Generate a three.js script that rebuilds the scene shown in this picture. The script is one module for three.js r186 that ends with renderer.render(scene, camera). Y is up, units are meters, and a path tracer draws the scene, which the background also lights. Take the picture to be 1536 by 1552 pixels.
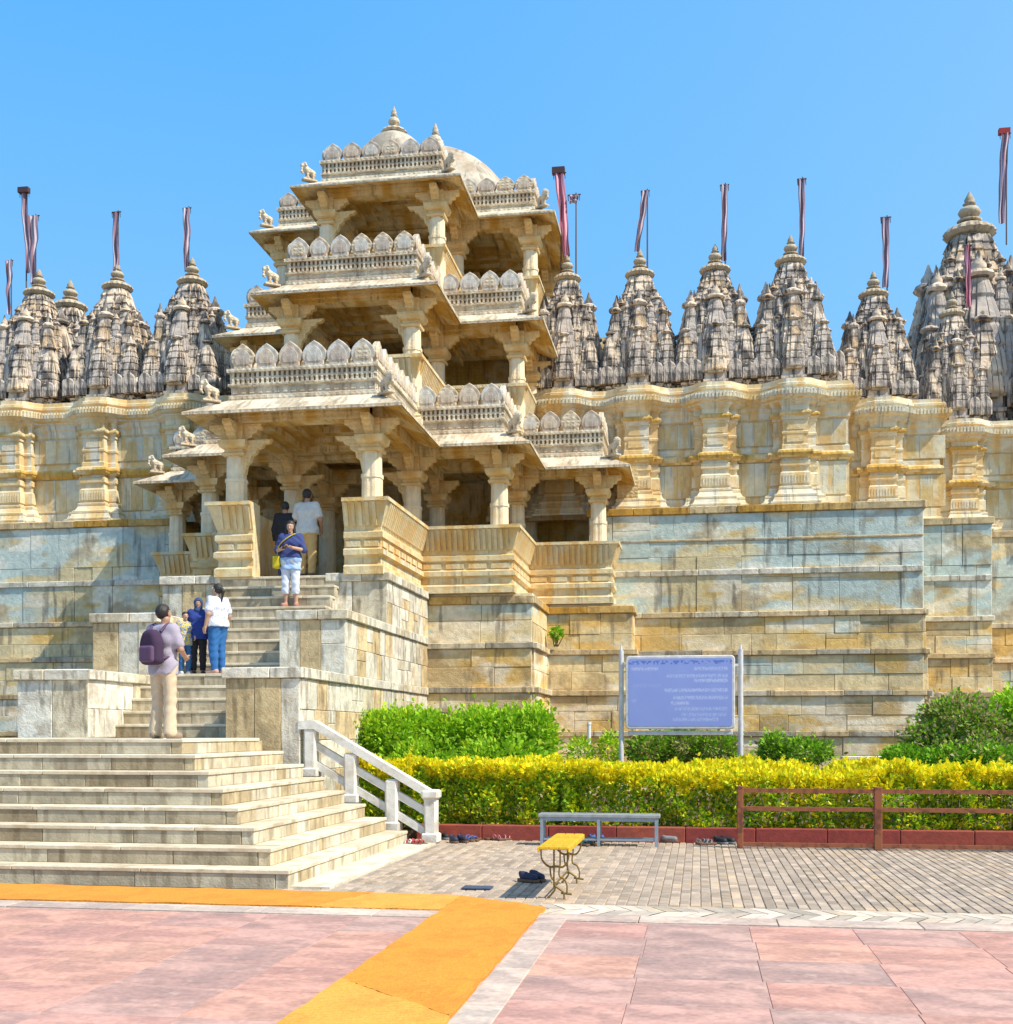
import * as THREE from 'three';
import { mergeGeometries } from 'three/addons/utils/BufferGeometryUtils.js';

// ---------------------------------------------------------------- camera, sky, sun, exposure
const scene = new THREE.Scene();
const FOCAL = 1814, PX0 = 768, HORIZON = 1110, EYE = 1.6, YAW = Math.atan(292 / 1814);   // of the 1536 x 1552 photograph
const camera = new THREE.PerspectiveCamera(2 * Math.atan(776 / FOCAL) * 180 / Math.PI, 1536 / 1552, 0.1, 600);
camera.position.set(0, EYE, 0);
camera.rotation.set(0, YAW, 0);
camera.setViewOffset(1536, 1552, 0, 776 - HORIZON, 1536, 1552);
camera.updateProjectionMatrix();

const SUN_AZ = 20 * Math.PI / 180, SUN_EL = 50 * Math.PI / 180;      // azimuth from +x (along the facade) towards the viewer
const sunDir = new THREE.Vector3(Math.cos(SUN_EL) * Math.cos(SUN_AZ), Math.sin(SUN_EL), Math.cos(SUN_EL) * Math.sin(SUN_AZ));
const sun = new THREE.DirectionalLight(new THREE.Color().setRGB(1, 0.92, 0.76), 5);
sun.position.copy(sunDir).multiplyScalar(60).add(new THREE.Vector3(-3, 0, -22));
sun.target.position.set(-3, 0, -22);
sun.castShadow = true; sun.shadow.mapSize.set(4096, 4096);
Object.assign(sun.shadow.camera, { left: -26, right: 26, top: 26, bottom: -26, near: 1, far: 140 });
scene.add(sun, sun.target);
{ // clear sky: deep at the zenith, paler low down and towards the sun
  const W = 512, H = 256, d = new Float32Array(W * H * 4), L = (a, b, t) => a + (b - a) * t;
  const zen = [0.035, 0.19, 0.57], mid = [0.088, 0.36, 0.78], low = [0.30, 0.58, 0.86];
  for (let j = 0; j < H; j++) for (let i = 0; i < W; i++) {
    const el = ((j + 0.5) / H - 0.5) * Math.PI, az = ((i + 0.5) / W - 0.5) * 2 * Math.PI;
    const x = Math.cos(el) * Math.cos(az), y = Math.sin(el), z = Math.cos(el) * Math.sin(az);
    const near = Math.max(0, x * sunDir.x + y * sunDir.y + z * sunDir.z), e = Math.max(0, el) / (Math.PI / 2);
    const o = (j * W + i) * 4;
    for (let c = 0; c < 3; c++) {
      const v = e < 0.36 ? L(low[c], mid[c], Math.pow(e / 0.36, 0.8)) : L(mid[c], zen[c], (e - 0.36) / 0.64);
      d[o + c] = v + [0.30, 0.24, 0.07][c] * Math.pow(near, 1.2);
    }
    d[o + 3] = 1;
  }
  const t = new THREE.DataTexture(d, W, H, THREE.RGBAFormat, THREE.FloatType);
  t.mapping = THREE.EquirectangularReflectionMapping; t.magFilter = THREE.LinearFilter; t.needsUpdate = true;
  scene.background = t; scene.environment = t;
}
const renderer = new THREE.WebGLRenderer({ antialias: true });
renderer.setSize(1013, 1024);
renderer.toneMapping = THREE.LinearToneMapping;
renderer.toneMappingExposure = 1.3;
renderer.shadowMap.enabled = true;

// ---------------------------------------------------------------- numbers
function rng(seed) { let a = seed >>> 0; return () => { a = (a + 0x6D2B79F5) >>> 0; let t = Math.imul(a ^ (a >>> 15), 1 | a); t = (t + Math.imul(t ^ (t >>> 7), 61 | t)) ^ t; return ((t ^ (t >>> 14)) >>> 0) / 4294967296; }; }
const lerp = (a, b, t) => a + (b - a) * t, clamp = (x, a = 0, b = 1) => Math.min(b, Math.max(a, x));
const sstep = (a, b, x) => { const t = clamp((x - a) / (b - a)); return t * t * (3 - 2 * t); };
const C = Math.cos(YAW), S = Math.sin(YAW);
// a photograph column gives a direction; with the depth D of the wall or step a thing touches it gives x; D runs away from the viewer (z = -D)
const slope = (px) => { const t = (px - PX0) / FOCAL; return (t * C - S) / (t * S + C); };
const xAt = (px, D) => slope(px) * D;
const yAt = (px, py, D) => EYE + (HORIZON - py) / FOCAL * (D * C - xAt(px, D) * S);
const ground = (px, py) => { const zc = FOCAL * EYE / (py - HORIZON), s = slope(px), D = zc / (C - s * S); return [s * D, D]; };

// ---------------------------------------------------------------- textures
const NT = 256, NTAB = (() => { const r = rng(7), a = new Float32Array(NT * NT); for (let i = 0; i < a.length; i++) a[i] = r(); return a; })();
function vn(x, y, px, py, s = 0) { // value noise, repeating after px, py
  const xi = Math.floor(x), yi = Math.floor(y); let fx = x - xi, fy = y - yi; fx = fx * fx * (3 - 2 * fx); fy = fy * fy * (3 - 2 * fy);
  const x0 = ((xi % px) + px) % px, x1 = (x0 + 1) % px, y0 = ((yi % py) + py) % py, y1 = (y0 + 1) % py, f = (a, b) => NTAB[((b + s * 17) % NT) * NT + (a + s * 31) % NT];
  return lerp(lerp(f(x0, y0), f(x1, y0), fx), lerp(f(x0, y1), f(x1, y1), fx), fy);
}
function fbm(u, v, fu, fv, oct, s = 0) { let a = 0, w = 0.5, n = 0; for (let o = 0; o < oct; o++) { a += w * vn(u * fu, v * fv, fu, fv, s + o * 3); n += w; w *= 0.5; fu *= 2; fv *= 2; } return a / n; }
function tex(size, metres, f, srgb = true) { // f(u, v) -> [r, g, b] linear 0..1 (or a number)
  const d = new Uint8Array(size * size * 4), enc = srgb ? (x) => { x = clamp(x); return 255 * (x <= 0.0031308 ? 12.92 * x : 1.055 * Math.pow(x, 1 / 2.4) - 0.055); } : (x) => 255 * clamp(x);
  for (let j = 0; j < size; j++) for (let i = 0; i < size; i++) {
    let c = f(i / size, j / size); if (typeof c === 'number') c = [c, c, c];
    const o = (j * size + i) * 4; d[o] = enc(c[0]); d[o + 1] = enc(c[1]); d[o + 2] = enc(c[2]); d[o + 3] = 255;
  }
  const t = new THREE.DataTexture(d, size, size, THREE.RGBAFormat);
  t.wrapS = t.wrapT = THREE.RepeatWrapping; t.magFilter = THREE.LinearFilter; t.minFilter = THREE.LinearMipmapLinearFilter; t.generateMipmaps = true;
  if (srgb) t.colorSpace = THREE.SRGBColorSpace; t.repeat.set(1 / metres, 1 / metres); t.needsUpdate = true; return t;
}
const mix3 = (a, b, t) => [lerp(a[0], b[0], t), lerp(a[1], b[1], t), lerp(a[2], b[2], t)];
const mul3 = (a, k) => [a[0] * k, a[1] * k, a[2] * k];
const T = {};
// cream marble with ochre patches and grey rain streaks
T.marble = tex(512, 2.6, (u, v) => {
  const och = sstep(0.46, 0.72, fbm(u, v, 5, 4, 5, 1)), st = sstep(0.60, 0.86, fbm(u, v, 26, 3, 4, 5)) * sstep(0.35, 0.6, fbm(u, v, 4, 4, 3, 9));
  let c = mix3([0.80, 0.74, 0.62], [0.72, 0.50, 0.22], och * 0.75); c = mix3(c, [0.30, 0.27, 0.22], st * 0.7);
  return mul3(c, 0.82 + 0.30 * fbm(u, v, 24, 24, 4, 13));
});
// golden sandstone
T.gold = tex(512, 2.2, (u, v) => {
  const a = fbm(u, v, 6, 5, 5, 2), st = sstep(0.58, 0.85, fbm(u, v, 30, 4, 4, 6));
  let c = mix3([0.68, 0.56, 0.34], [0.55, 0.34, 0.075], sstep(0.36, 0.70, a)); c = mix3(c, [0.20, 0.14, 0.06], st * 0.6);
  return mul3(c, 0.80 + 0.34 * fbm(u, v, 26, 26, 4, 14));
});
// white crest marble, lichen-grey and pinkish
T.white = tex(512, 1.9, (u, v) => {
  const g = sstep(0.40, 0.68, fbm(u, v, 7, 6, 5, 3)), p = sstep(0.5, 0.75, fbm(u, v, 4, 4, 4, 8)), st = sstep(0.56, 0.8, fbm(u, v, 32, 5, 4, 21));
  let c = mix3([0.66, 0.62, 0.55], [0.40, 0.36, 0.31], g * 0.85); c = mix3(c, [0.50, 0.37, 0.26], p * 0.5); c = mix3(c, [0.15, 0.135, 0.115], st * 0.55);
  return mul3(c, 0.80 + 0.34 * fbm(u, v, 30, 30, 3, 15));
});
// spire stone: pinkish grey, black biological streaks running down
T.spire = tex(512, 2.0, (u, v) => {
  const a = fbm(u, v, 6, 6, 5, 4), st = sstep(0.50, 0.64, fbm(u, v, 30, 4, 5, 7)), bl = sstep(0.52, 0.66, fbm(u, v, 9, 6, 5, 10)), gold = sstep(0.60, 0.78, fbm(u, v, 4, 5, 4, 31));
  let c = mix3([0.68, 0.57, 0.45], [0.44, 0.40, 0.37], sstep(0.38, 0.62, a)); c = mix3(c, [0.60, 0.40, 0.18], gold * 0.6);
  c = mix3(c, [0.075, 0.068, 0.065], clamp(st * 0.8 + bl * 0.6)); return mul3(c, 0.78 + 0.40 * fbm(u, v, 28, 28, 4, 16));
});
// temple wall: cream and pale blue-grey with ochre runs
T.wall = tex(512, 2.4, (u, v) => {
  const b = sstep(0.44, 0.66, fbm(u, v, 5, 5, 4, 11)), o = sstep(0.45, 0.68, fbm(u, v, 9, 3, 5, 12)), st = sstep(0.62, 0.85, fbm(u, v, 34, 3, 4, 18));
  let c = mix3([0.74, 0.66, 0.47], [0.60, 0.60, 0.54], b * 0.75); c = mix3(c, [0.66, 0.41, 0.11], o * 0.7); c = mix3(c, [0.22, 0.19, 0.14], st * 0.6);
  return mul3(c, 0.82 + 0.30 * fbm(u, v, 26, 26, 4, 17));
});
// plinth and stair stones: light neutral mottling, tinted by each block's own colour
const blockTex = (s, vein) => tex(512, 1.7, (u, v) => {
  const a = fbm(u, v, 7, 7, 5, 19 + s), w = Math.abs(fbm(u, v, 5, 5, 5, 22 + s) - 0.5), st = sstep(0.50, 0.76, fbm(u, v, 20, 4, 5, 24 + s)) * (0.4 + 0.6 * sstep(0.4, 0.6, fbm(u, v, 3, 3, 3, 30 + s)));
  let c = mix3([0.98, 0.96, 0.93], [0.72, 0.70, 0.68], sstep(0.35, 0.65, a)); c = mix3(c, [0.62, 0.40, 0.16], sstep(0.05, 0.0, w) * vein); c = mix3(c, [0.20, 0.17, 0.13], st * 0.62);
  return mul3(c, 0.76 + 0.42 * fbm(u, v, 32, 32, 4, 27 + s));
});
T.blockA = blockTex(0, 0.32); T.blockB = blockTex(40, 0.15);
// long coursed masonry: colour wanders along the courses, stains run over the joints (uv continues from stone to stone)
const courseTex = (s, cool) => tex(1024, 7.3, (u, v) => {
  const b = sstep(0.50 - cool, 0.66 - cool, fbm(u, v, 5, 15, 5, 101 + s)), o = sstep(0.50 + cool * 0.6, 0.66 + cool * 0.6, fbm(u, v, 6, 18, 5, 111 + s)), w = sstep(0.56, 0.72, fbm(u, v, 7, 16, 4, 121 + s)), st = sstep(0.52, 0.74, fbm(u, v, 64, 9, 5, 131 + s)) * sstep(0.40, 0.62, fbm(u, v, 9, 7, 4, 141 + s)), k = sstep(0.60, 0.74, fbm(u, v, 9, 12, 5, 151 + s));
  let c = mix3([0.66, 0.55, 0.33], [0.45, 0.55, 0.54], b * 0.9); c = mix3(c, [0.64, 0.40, 0.09], o * 0.72); c = mix3(c, [0.78, 0.74, 0.64], w * 0.7); c = mix3(c, [0.34, 0.24, 0.12], k * 0.6); c = mix3(c, [0.14, 0.12, 0.10], st * 0.65);
  return mul3(c, 0.76 + 0.44 * fbm(u, v, 90, 90, 4, 161 + s));
});
T.courseCool = courseTex(0, 0.10); T.courseWarm = courseTex(50, -0.06);
// carved ornament as fine relief: rows of lozenges and petals
T.carve = tex(512, 0.72, (u, v) => { const a = u * 6, b = v * 8, x = Math.abs((a % 1) - 0.5) * 2, y = Math.abs((b % 1) - 0.5) * 2, j = Math.floor(b) % 3; const d = j === 0 ? 1 - Math.max(x, y) : j === 1 ? clamp(1.2 - x - y) : sstep(0.9, 0.2, Math.hypot(x, y)); return 0.62 * d + 0.5 * fbm(u, v, 24, 24, 4, 171); }, false);
// risers and treads: dark brown smears
T.step = tex(512, 1.8, (u, v) => {
  const st = sstep(0.46, 0.68, fbm(u, v, 22, 4, 5, 33)), a = fbm(u, v, 6, 6, 5, 35), d = sstep(0.55, 0.75, fbm(u, v, 4, 3, 4, 37));
  let c = mix3([0.90, 0.86, 0.76], [0.66, 0.62, 0.54], sstep(0.35, 0.65, a)); c = mix3(c, [0.20, 0.14, 0.075], st * 0.85 * (0.45 + 0.55 * d)); return mul3(c, 0.84 + 0.28 * fbm(u, v, 30, 30, 4, 39));
});
T.tread = tex(512, 2.0, (u, v) => { const a = fbm(u, v, 8, 8, 5, 41); return mul3(mix3([0.95, 0.91, 0.82], [0.74, 0.66, 0.54], sstep(0.45, 0.75, a)), 0.84 + 0.26 * fbm(u, v, 30, 30, 4, 43)); });
// red sandstone tiles: long faint bands
T.tile = tex(512, 1.9, (u, v) => {
  const a = fbm(u, v, 5, 8, 6, 45), b = sstep(0.5, 0.70, fbm(u, v, 6, 7, 6, 47)), sp = sstep(0.72, 0.86, fbm(u, v, 22, 22, 3, 49));
  let c = mix3([1.0, 0.95, 0.92], [0.74, 0.70, 0.70], sstep(0.35, 0.65, a)); c = mix3(c, [0.54, 0.56, 0.58], b * 0.55); c = mix3(c, [1.0, 1.15, 1.15], sp * 0.6); return mul3(c, 0.72 + 0.46 * fbm(u, v, 60, 60, 4, 51));
});
T.weave = tex(1024, 2.3, (u, v) => { const rib = 0.5 + 0.5 * Math.sin(v * Math.PI * 2 * 60), d = sstep(0.5, 0.72, fbm(u, v, 8, 8, 6, 56)), s = sstep(0.58, 0.70, fbm(u, v, 14, 12, 5, 58)); return mul3(mix3(mix3([1, 1, 1], [1.0, 1.10, 1.4], d * 0.35), [0.70, 0.62, 0.52], s * 0.3), 0.62 + 0.16 * rib + 0.34 * fbm(u, v, 150, 150, 3, 53)); });
T.dust = tex(512, 1.6, (u, v) => mul3(mix3([0.86, 0.86, 0.86], [1, 0.94, 0.82], sstep(0.5, 0.8, fbm(u, v, 5, 5, 5, 55))), 0.72 + 0.42 * fbm(u, v, 26, 26, 4, 57)));
T.rust = tex(256, 0.6, (u, v) => mix3([0.30, 0.10, 0.045], [0.16, 0.055, 0.03], sstep(0.4, 0.7, fbm(u, v, 8, 8, 5, 59))));
T.plant = tex(64, 1, () => 1);
T.cloth = tex(256, 0.25, (u, v) => 0.82 + 0.25 * fbm(u, v, 40, 40, 3, 61));
T.bump = tex(512, 0.9, (u, v) => 0.6 * fbm(u, v, 10, 10, 5, 63) + 0.4 * fbm(u, v, 48, 48, 3, 65), false);
T.bumpFine = tex(256, 0.25, (u, v) => fbm(u, v, 20, 20, 4, 67), false);

function mat(rgb, o = {}) { // rgb linear
  const { map, bump = 0, rough = 0.9, metal = 0, fine = false, carve = false, physical, ...rest } = o;
  const m = new (physical ? THREE.MeshPhysicalMaterial : THREE.MeshStandardMaterial)({ roughness: rough, metalness: metal, ...rest });
  m.color.setRGB(...rgb); if (map) m.map = map;
  if (bump) { m.bumpMap = carve ? T.carve : fine ? T.bumpFine : T.bump; m.bumpScale = bump; }
  return m;
}
const M = {
  marble: mat([0.98, 0.91, 0.77], { map: T.marble, bump: 0.012 }),
  gold: mat([1.0, 0.97, 0.90], { map: T.gold, bump: 0.014, carve: true }),
  white: mat([1.04, 0.97, 0.83], { map: T.white, bump: 0.014, carve: true }),
  spire: mat([1.12, 1.07, 1.02], { map: T.spire, bump: 0.03 }),
  wall: mat([1.0, 0.98, 0.95], { map: T.wall, bump: 0.014 }),
  tread: mat([0.80, 0.78, 0.72], { map: T.tread, bump: 0.006 }),
  coping: mat([0.74, 0.70, 0.60], { map: T.blockB, bump: 0.008 }),
  crown: mat([0.80, 0.75, 0.64], { map: T.white, bump: 0.012 }),
  cap: mat([0.92, 0.75, 0.46], { map: T.marble, bump: 0.016, carve: true }), seat: mat([0.98, 0.90, 0.74], { map: T.wall, bump: 0.014 }),
  dome: mat([0.74, 0.70, 0.64], { map: T.white, bump: 0.01 }),
  soil: mat([0.12, 0.08, 0.05], { map: T.dust, bump: 0.02 }),
};
// ---------------------------------------------------------------- geometry helpers
class G { // loose triangles; build() gives flat normals and uv in metres
  constructor() { this.p = []; }
  tri(a, b, c) { this.p.push(...a, ...b, ...c); return this; }
  quad(a, b, c, d) { this.p.push(...a, ...b, ...c, ...a, ...c, ...d); return this; }
  box(x0, x1, y0, y1, z0, z1) {
    const v = [[x0, y0, z0], [x1, y0, z0], [x1, y1, z0], [x0, y1, z0], [x0, y0, z1], [x1, y0, z1], [x1, y1, z1], [x0, y1, z1]];
    for (const [a, b, c, d] of [[4, 5, 6, 7], [1, 0, 3, 2], [5, 1, 2, 6], [0, 4, 7, 3], [7, 6, 2, 3], [0, 1, 5, 4]]) this.quad(v[a], v[b], v[c], v[d]);
    return this;
  }
  obox(o, u, v, w) { // box from corner o along three vectors
    const add = (...k) => o.map((q, i) => q + k.reduce((s, e) => s + e[i], 0)), a = [o, add(u), add(u, v), add(v), add(w), add(u, w), add(u, v, w), add(v, w)];
    const flip = new THREE.Vector3(...u).cross(new THREE.Vector3(...v)).dot(new THREE.Vector3(...w)) < 0;
    for (const f of [[4, 5, 6, 7], [1, 0, 3, 2], [5, 1, 2, 6], [0, 4, 7, 3], [7, 6, 2, 3], [0, 1, 5, 4]]) { const k = flip ? [...f].reverse() : f; this.quad(...k.map((i) => a[i])); }
    return this;
  }
  add(geo, m) { const g = geo.index ? geo.toNonIndexed() : geo, q = g.attributes.position, v = new THREE.Vector3(); for (let i = 0; i < q.count; i++) { v.fromBufferAttribute(q, i); if (m) v.applyMatrix4(m); this.p.push(v.x, v.y, v.z); } return this; }
  build() { const g = new THREE.BufferGeometry(); g.setAttribute('position', new THREE.BufferAttribute(new Float32Array(this.p), 3)); g.computeVertexNormals(); return boxUV(g); }
}
function boxUV(g, ou = 0, ov = 0) { // every triangle takes uv in metres on the plane it faces most
  if (g.index) { const n = g.toNonIndexed(); g = n; }
  const p = g.attributes.position, n = p.count, uv = new Float32Array(n * 2), A = new THREE.Vector3(), B = new THREE.Vector3(), D = new THREE.Vector3();
  for (let i = 0; i < n; i += 3) {
    A.fromBufferAttribute(p, i); B.fromBufferAttribute(p, i + 1).sub(A); D.fromBufferAttribute(p, i + 2).sub(A); B.cross(D);
    const ax = Math.abs(B.x), ay = Math.abs(B.y), az = Math.abs(B.z);
    for (let k = i; k < i + 3; k++) { const x = p.getX(k), y = p.getY(k), z = p.getZ(k); uv[2 * k] = (ax > ay && ax > az ? -z : x) + ou; uv[2 * k + 1] = (ay >= ax && ay >= az ? -z : y) + ov; }
  }
  g.setAttribute('uv', new THREE.BufferAttribute(uv, 2)); return g;
}
// a box with bevelled edges, standing on y = 0 or centred; c = bevel
function chamfer(w, h, d, c = 0.02) {
  const g = new G(), X = w / 2, Y = h / 2, Z = d / 2; c = Math.min(c, X * 0.45, Y * 0.45, Z * 0.45);
  const P = (sx, sy, sz, k) => [sx * (X - (k === 0 ? 0 : c)), sy * (Y - (k === 1 ? 0 : c)), sz * (Z - (k === 2 ? 0 : c))];
  const face = (a, b, cc, d2, n) => { const u = new THREE.Vector3(...b).sub(new THREE.Vector3(...a)), v = new THREE.Vector3(...cc).sub(new THREE.Vector3(...a)); u.cross(v).dot(new THREE.Vector3(...n)) > 0 ? g.quad(a, b, cc, d2) : g.quad(d2, cc, b, a); };
  for (const s of [-1, 1]) {
    face(P(s, -1, -1, 0), P(s, 1, -1, 0), P(s, 1, 1, 0), P(s, -1, 1, 0), [s, 0, 0]);
    face(P(-1, s, -1, 1), P(1, s, -1, 1), P(1, s, 1, 1), P(-1, s, 1, 1), [0, s, 0]);
    face(P(-1, -1, s, 2), P(1, -1, s, 2), P(1, 1, s, 2), P(-1, 1, s, 2), [0, 0, s]);
    for (const t of [-1, 1]) {
      face(P(s, t, -1, 0), P(s, t, 1, 0), P(s, t, 1, 1), P(s, t, -1, 1), [s, t, 0]);
      face(P(s, -1, t, 0), P(s, 1, t, 0), P(s, 1, t, 2), P(s, -1, t, 2), [s, 0, t]);
      face(P(-1, s, t, 1), P(1, s, t, 1), P(1, s, t, 2), P(-1, s, t, 2), [0, s, t]);
      for (const q of [-1, 1]) { const a = P(s, t, q, 0), b = P(s, t, q, 1), e = P(s, t, q, 2); s * t * q > 0 ? g.tri(a, b, e) : g.tri(a, e, b); }
    }
  }
  return g.build();
}
function normal2(a, b) { const dx = b[0] - a[0], dz = b[1] - a[1], l = Math.hypot(dx, dz); return [-dz / l, dx / l]; }
function offsets(path, closed) { // mitre vector at every point of a path of [x, z]; outward is to the viewer's side of a path that runs to the right
  const n = path.length;
  return path.map((p, i) => {
    const a = closed || i > 0 ? normal2(path[(i - 1 + n) % n], p) : null, b = closed || i < n - 1 ? normal2(p, path[(i + 1) % n]) : null;
    if (!a) return b; if (!b) return a;
    const m = [a[0] + b[0], a[1] + b[1]], k = m[0] * m[0] + m[1] * m[1]; return k < 0.2 ? b : [2 * m[0] / k, 2 * m[1] / k];
  });
}
// a profile of [outward, y] swept along a path; solid: the profile is a closed loop and the ends are capped
function mould(path, prof, { closed = false, solid = false, g = new G() } = {}) {
  const off = offsets(path, closed), pt = (i, j) => [path[i][0] + off[i][0] * prof[j][0], prof[j][1], path[i][1] + off[i][1] * prof[j][0]], n = path.length, m = prof.length;
  for (let i = 0; i < (closed ? n : n - 1); i++) for (let j = 0; j < (solid ? m : m - 1); j++) { const i2 = (i + 1) % n, j2 = (j + 1) % m; g.quad(pt(i, j), pt(i2, j), pt(i2, j2), pt(i, j2)); }
  if (solid && !closed) for (const i of [0, n - 1]) for (const t of THREE.ShapeUtils.triangulateShape(prof.map((q) => new THREE.Vector2(q[0], q[1])), [])) { const k = t.map((j) => pt(i, j)); i ? g.tri(k[2], k[1], k[0]) : g.tri(...k); }
  return g;
}
function slabOf(path, out, y0, y1, g = new G()) { // a flat slab with the outline of a path (closed across its ends)
  const off = offsets(path, false), q = path.map((p, i) => new THREE.Vector2(p[0] + off[i][0] * out, p[1] + off[i][1] * out));
  for (const t of THREE.ShapeUtils.triangulateShape(q, [])) { const a = t.map((i) => q[i]); const up = (a[1].x - a[0].x) * (a[2].y - a[0].y) - (a[1].y - a[0].y) * (a[2].x - a[0].x) < 0; const k = up ? a : [a[2], a[1], a[0]];
    g.tri(...k.map((v) => [v.x, y1, v.y])); g.tri(...[k[2], k[1], k[0]].map((v) => [v.x, y0, v.y])); }
  for (let i = 0; i < q.length; i++) { const a = q[i], b = q[(i + 1) % q.length]; g.quad([a.x, y0, a.y], [b.x, y0, b.y], [b.x, y1, b.y], [a.x, y1, a.y]); }
  return g;
}
function lathe(pts, seg = 16) { return boxUV(new THREE.LatheGeometry(pts.map((p) => new THREE.Vector2(p[0], p[1])), seg)); }
function tube(points, r, seg = 24, rad = 8, closed = false) { return new THREE.TubeGeometry(new THREE.CatmullRomCurve3(points.map((p) => new THREE.Vector3(...p)), closed, 'centripetal'), seg, r, rad, closed); }
function rod(a, b, r, r2 = r, seg = 8) { const A = new THREE.Vector3(...a), B = new THREE.Vector3(...b), d = B.clone().sub(A), g = new THREE.CylinderGeometry(r2, r, d.length(), seg); g.applyQuaternion(new THREE.Quaternion().setFromUnitVectors(new THREE.Vector3(0, 1, 0), d.clone().normalize())); const m = A.add(B).multiplyScalar(0.5); g.translate(m.x, m.y, m.z); return g; }
function extrude(pts, depth, bevel = 0.01, curve = 6) { const s = pts instanceof THREE.Shape ? pts : new THREE.Shape(pts.map((p) => new THREE.Vector2(p[0], p[1]))); const g = new THREE.ExtrudeGeometry(s, { depth, bevelEnabled: bevel > 0, bevelThickness: bevel, bevelSize: bevel, bevelSegments: 1, curveSegments: curve }); g.translate(0, 0, -depth / 2); return boxUV(g); }
function joined(list) { return mergeGeometries(list.map((g) => { const q = g.index ? g.toNonIndexed() : g.clone(); if (!q.attributes.uv) boxUV(q); for (const k of Object.keys(q.attributes)) if (!['position', 'normal', 'uv'].includes(k)) q.deleteAttribute(k); return q; })); }
// surface nets: the zero level of f as a closed smooth mesh
function skin(f, lo, hi, cell) {
  const n = [0, 1, 2].map((k) => Math.ceil((hi[k] - lo[k]) / cell) + 1), [nx, ny, nz] = n, v = new Float32Array(nx * ny * nz), id = new Int32Array(nx * ny * nz).fill(-1), pos = [], idx = [];
  const at = (i, j, k) => (k * ny + j) * nx + i;
  for (let k = 0; k < nz; k++) for (let j = 0; j < ny; j++) for (let i = 0; i < nx; i++) v[at(i, j, k)] = f(lo[0] + i * cell, lo[1] + j * cell, lo[2] + k * cell);
  const cr = [[0, 0, 0], [1, 0, 0], [0, 1, 0], [1, 1, 0], [0, 0, 1], [1, 0, 1], [0, 1, 1], [1, 1, 1]], ed = [[0, 1], [2, 3], [4, 5], [6, 7], [0, 2], [1, 3], [4, 6], [5, 7], [0, 4], [1, 5], [2, 6], [3, 7]];
  for (let k = 0; k < nz - 1; k++) for (let j = 0; j < ny - 1; j++) for (let i = 0; i < nx - 1; i++) {
    let s = 0; const w = cr.map(([a, b, c]) => v[at(i + a, j + b, k + c)]); for (let q = 0; q < 8; q++) if (w[q] < 0) s |= 1 << q;
    if (s === 0 || s === 255) continue;
    let x = 0, y = 0, z = 0, m = 0;
    for (const [a, b] of ed) if ((w[a] < 0) !== (w[b] < 0)) { const t = w[a] / (w[a] - w[b]); x += lerp(cr[a][0], cr[b][0], t); y += lerp(cr[a][1], cr[b][1], t); z += lerp(cr[a][2], cr[b][2], t); m++; }
    id[at(i, j, k)] = pos.length / 3; pos.push(lo[0] + (i + x / m) * cell, lo[1] + (j + y / m) * cell, lo[2] + (k + z / m) * cell);
  }
  for (let k = 1; k < nz - 1; k++) for (let j = 1; j < ny - 1; j++) for (let i = 1; i < nx - 1; i++) {
    const a = v[at(i, j, k)] < 0;
    const q = (A, B, D, E, flip) => { if (A < 0 || B < 0 || D < 0 || E < 0) return; flip ? idx.push(A, D, B, A, E, D) : idx.push(A, B, D, A, D, E); };
    if (a !== v[at(i + 1, j, k)] < 0) q(id[at(i, j - 1, k - 1)], id[at(i, j, k - 1)], id[at(i, j, k)], id[at(i, j - 1, k)], !a);
    if (a !== v[at(i, j + 1, k)] < 0) q(id[at(i - 1, j, k - 1)], id[at(i - 1, j, k)], id[at(i, j, k)], id[at(i, j, k - 1)], !a);
    if (a !== v[at(i, j, k + 1)] < 0) q(id[at(i - 1, j - 1, k)], id[at(i, j - 1, k)], id[at(i, j, k)], id[at(i - 1, j, k)], !a);
  }
  const g = new THREE.BufferGeometry(); g.setAttribute('position', new THREE.BufferAttribute(new Float32Array(pos), 3)); g.setIndex(idx); g.computeVertexNormals(); return boxUV(g);
}
const smin = (a, b, k) => { const h = Math.max(k - Math.abs(a - b), 0) / k; return Math.min(a, b) - h * h * k * 0.25; };
function capsule(x, y, z, a, b, ra, rb) { const dx = b[0] - a[0], dy = b[1] - a[1], dz = b[2] - a[2], px = x - a[0], py = y - a[1], pz = z - a[2], l = dx * dx + dy * dy + dz * dz, t = l ? clamp((px * dx + py * dy + pz * dz) / l) : 0; return Math.hypot(px - t * dx, py - t * dy, pz - t * dz) - lerp(ra, rb, t); }
const bones = (list, k) => (x, y, z) => { let d = 1e9; for (const [a, b, ra, rb] of list) d = smin(d, capsule(x, y, z, a, b, ra, rb), k); return d; };

// ---------------------------------------------------------------- things and parts
const taken = {};
function numbered(name) { const n = taken[name] = (taken[name] ?? -1) + 1; return n ? `${name}_${String(n).padStart(3, '0')}` : name; }
function tag(o, label, category, group) { o.userData.label = label; o.userData.category = category; if (group) o.userData.group = group; return o; }
function thing(name, label, category, [x, y, z] = [0, 0, 0], group) { const o = new THREE.Group(); o.name = numbered(name); o.position.set(x, y, z); scene.add(o); return tag(o, label, category, group); }
function rootPos(o) { const v = new THREE.Vector3(); for (; o && o !== scene; o = o.parent) v.add(o.position); return v; }
function mesh(name, geo, m, parent) { const o = new THREE.Mesh(geo instanceof G ? geo.build() : geo, m); o.name = parent ? name : numbered(name); o.castShadow = o.receiveShadow = true; (parent ?? scene).add(o); return o; }
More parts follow.
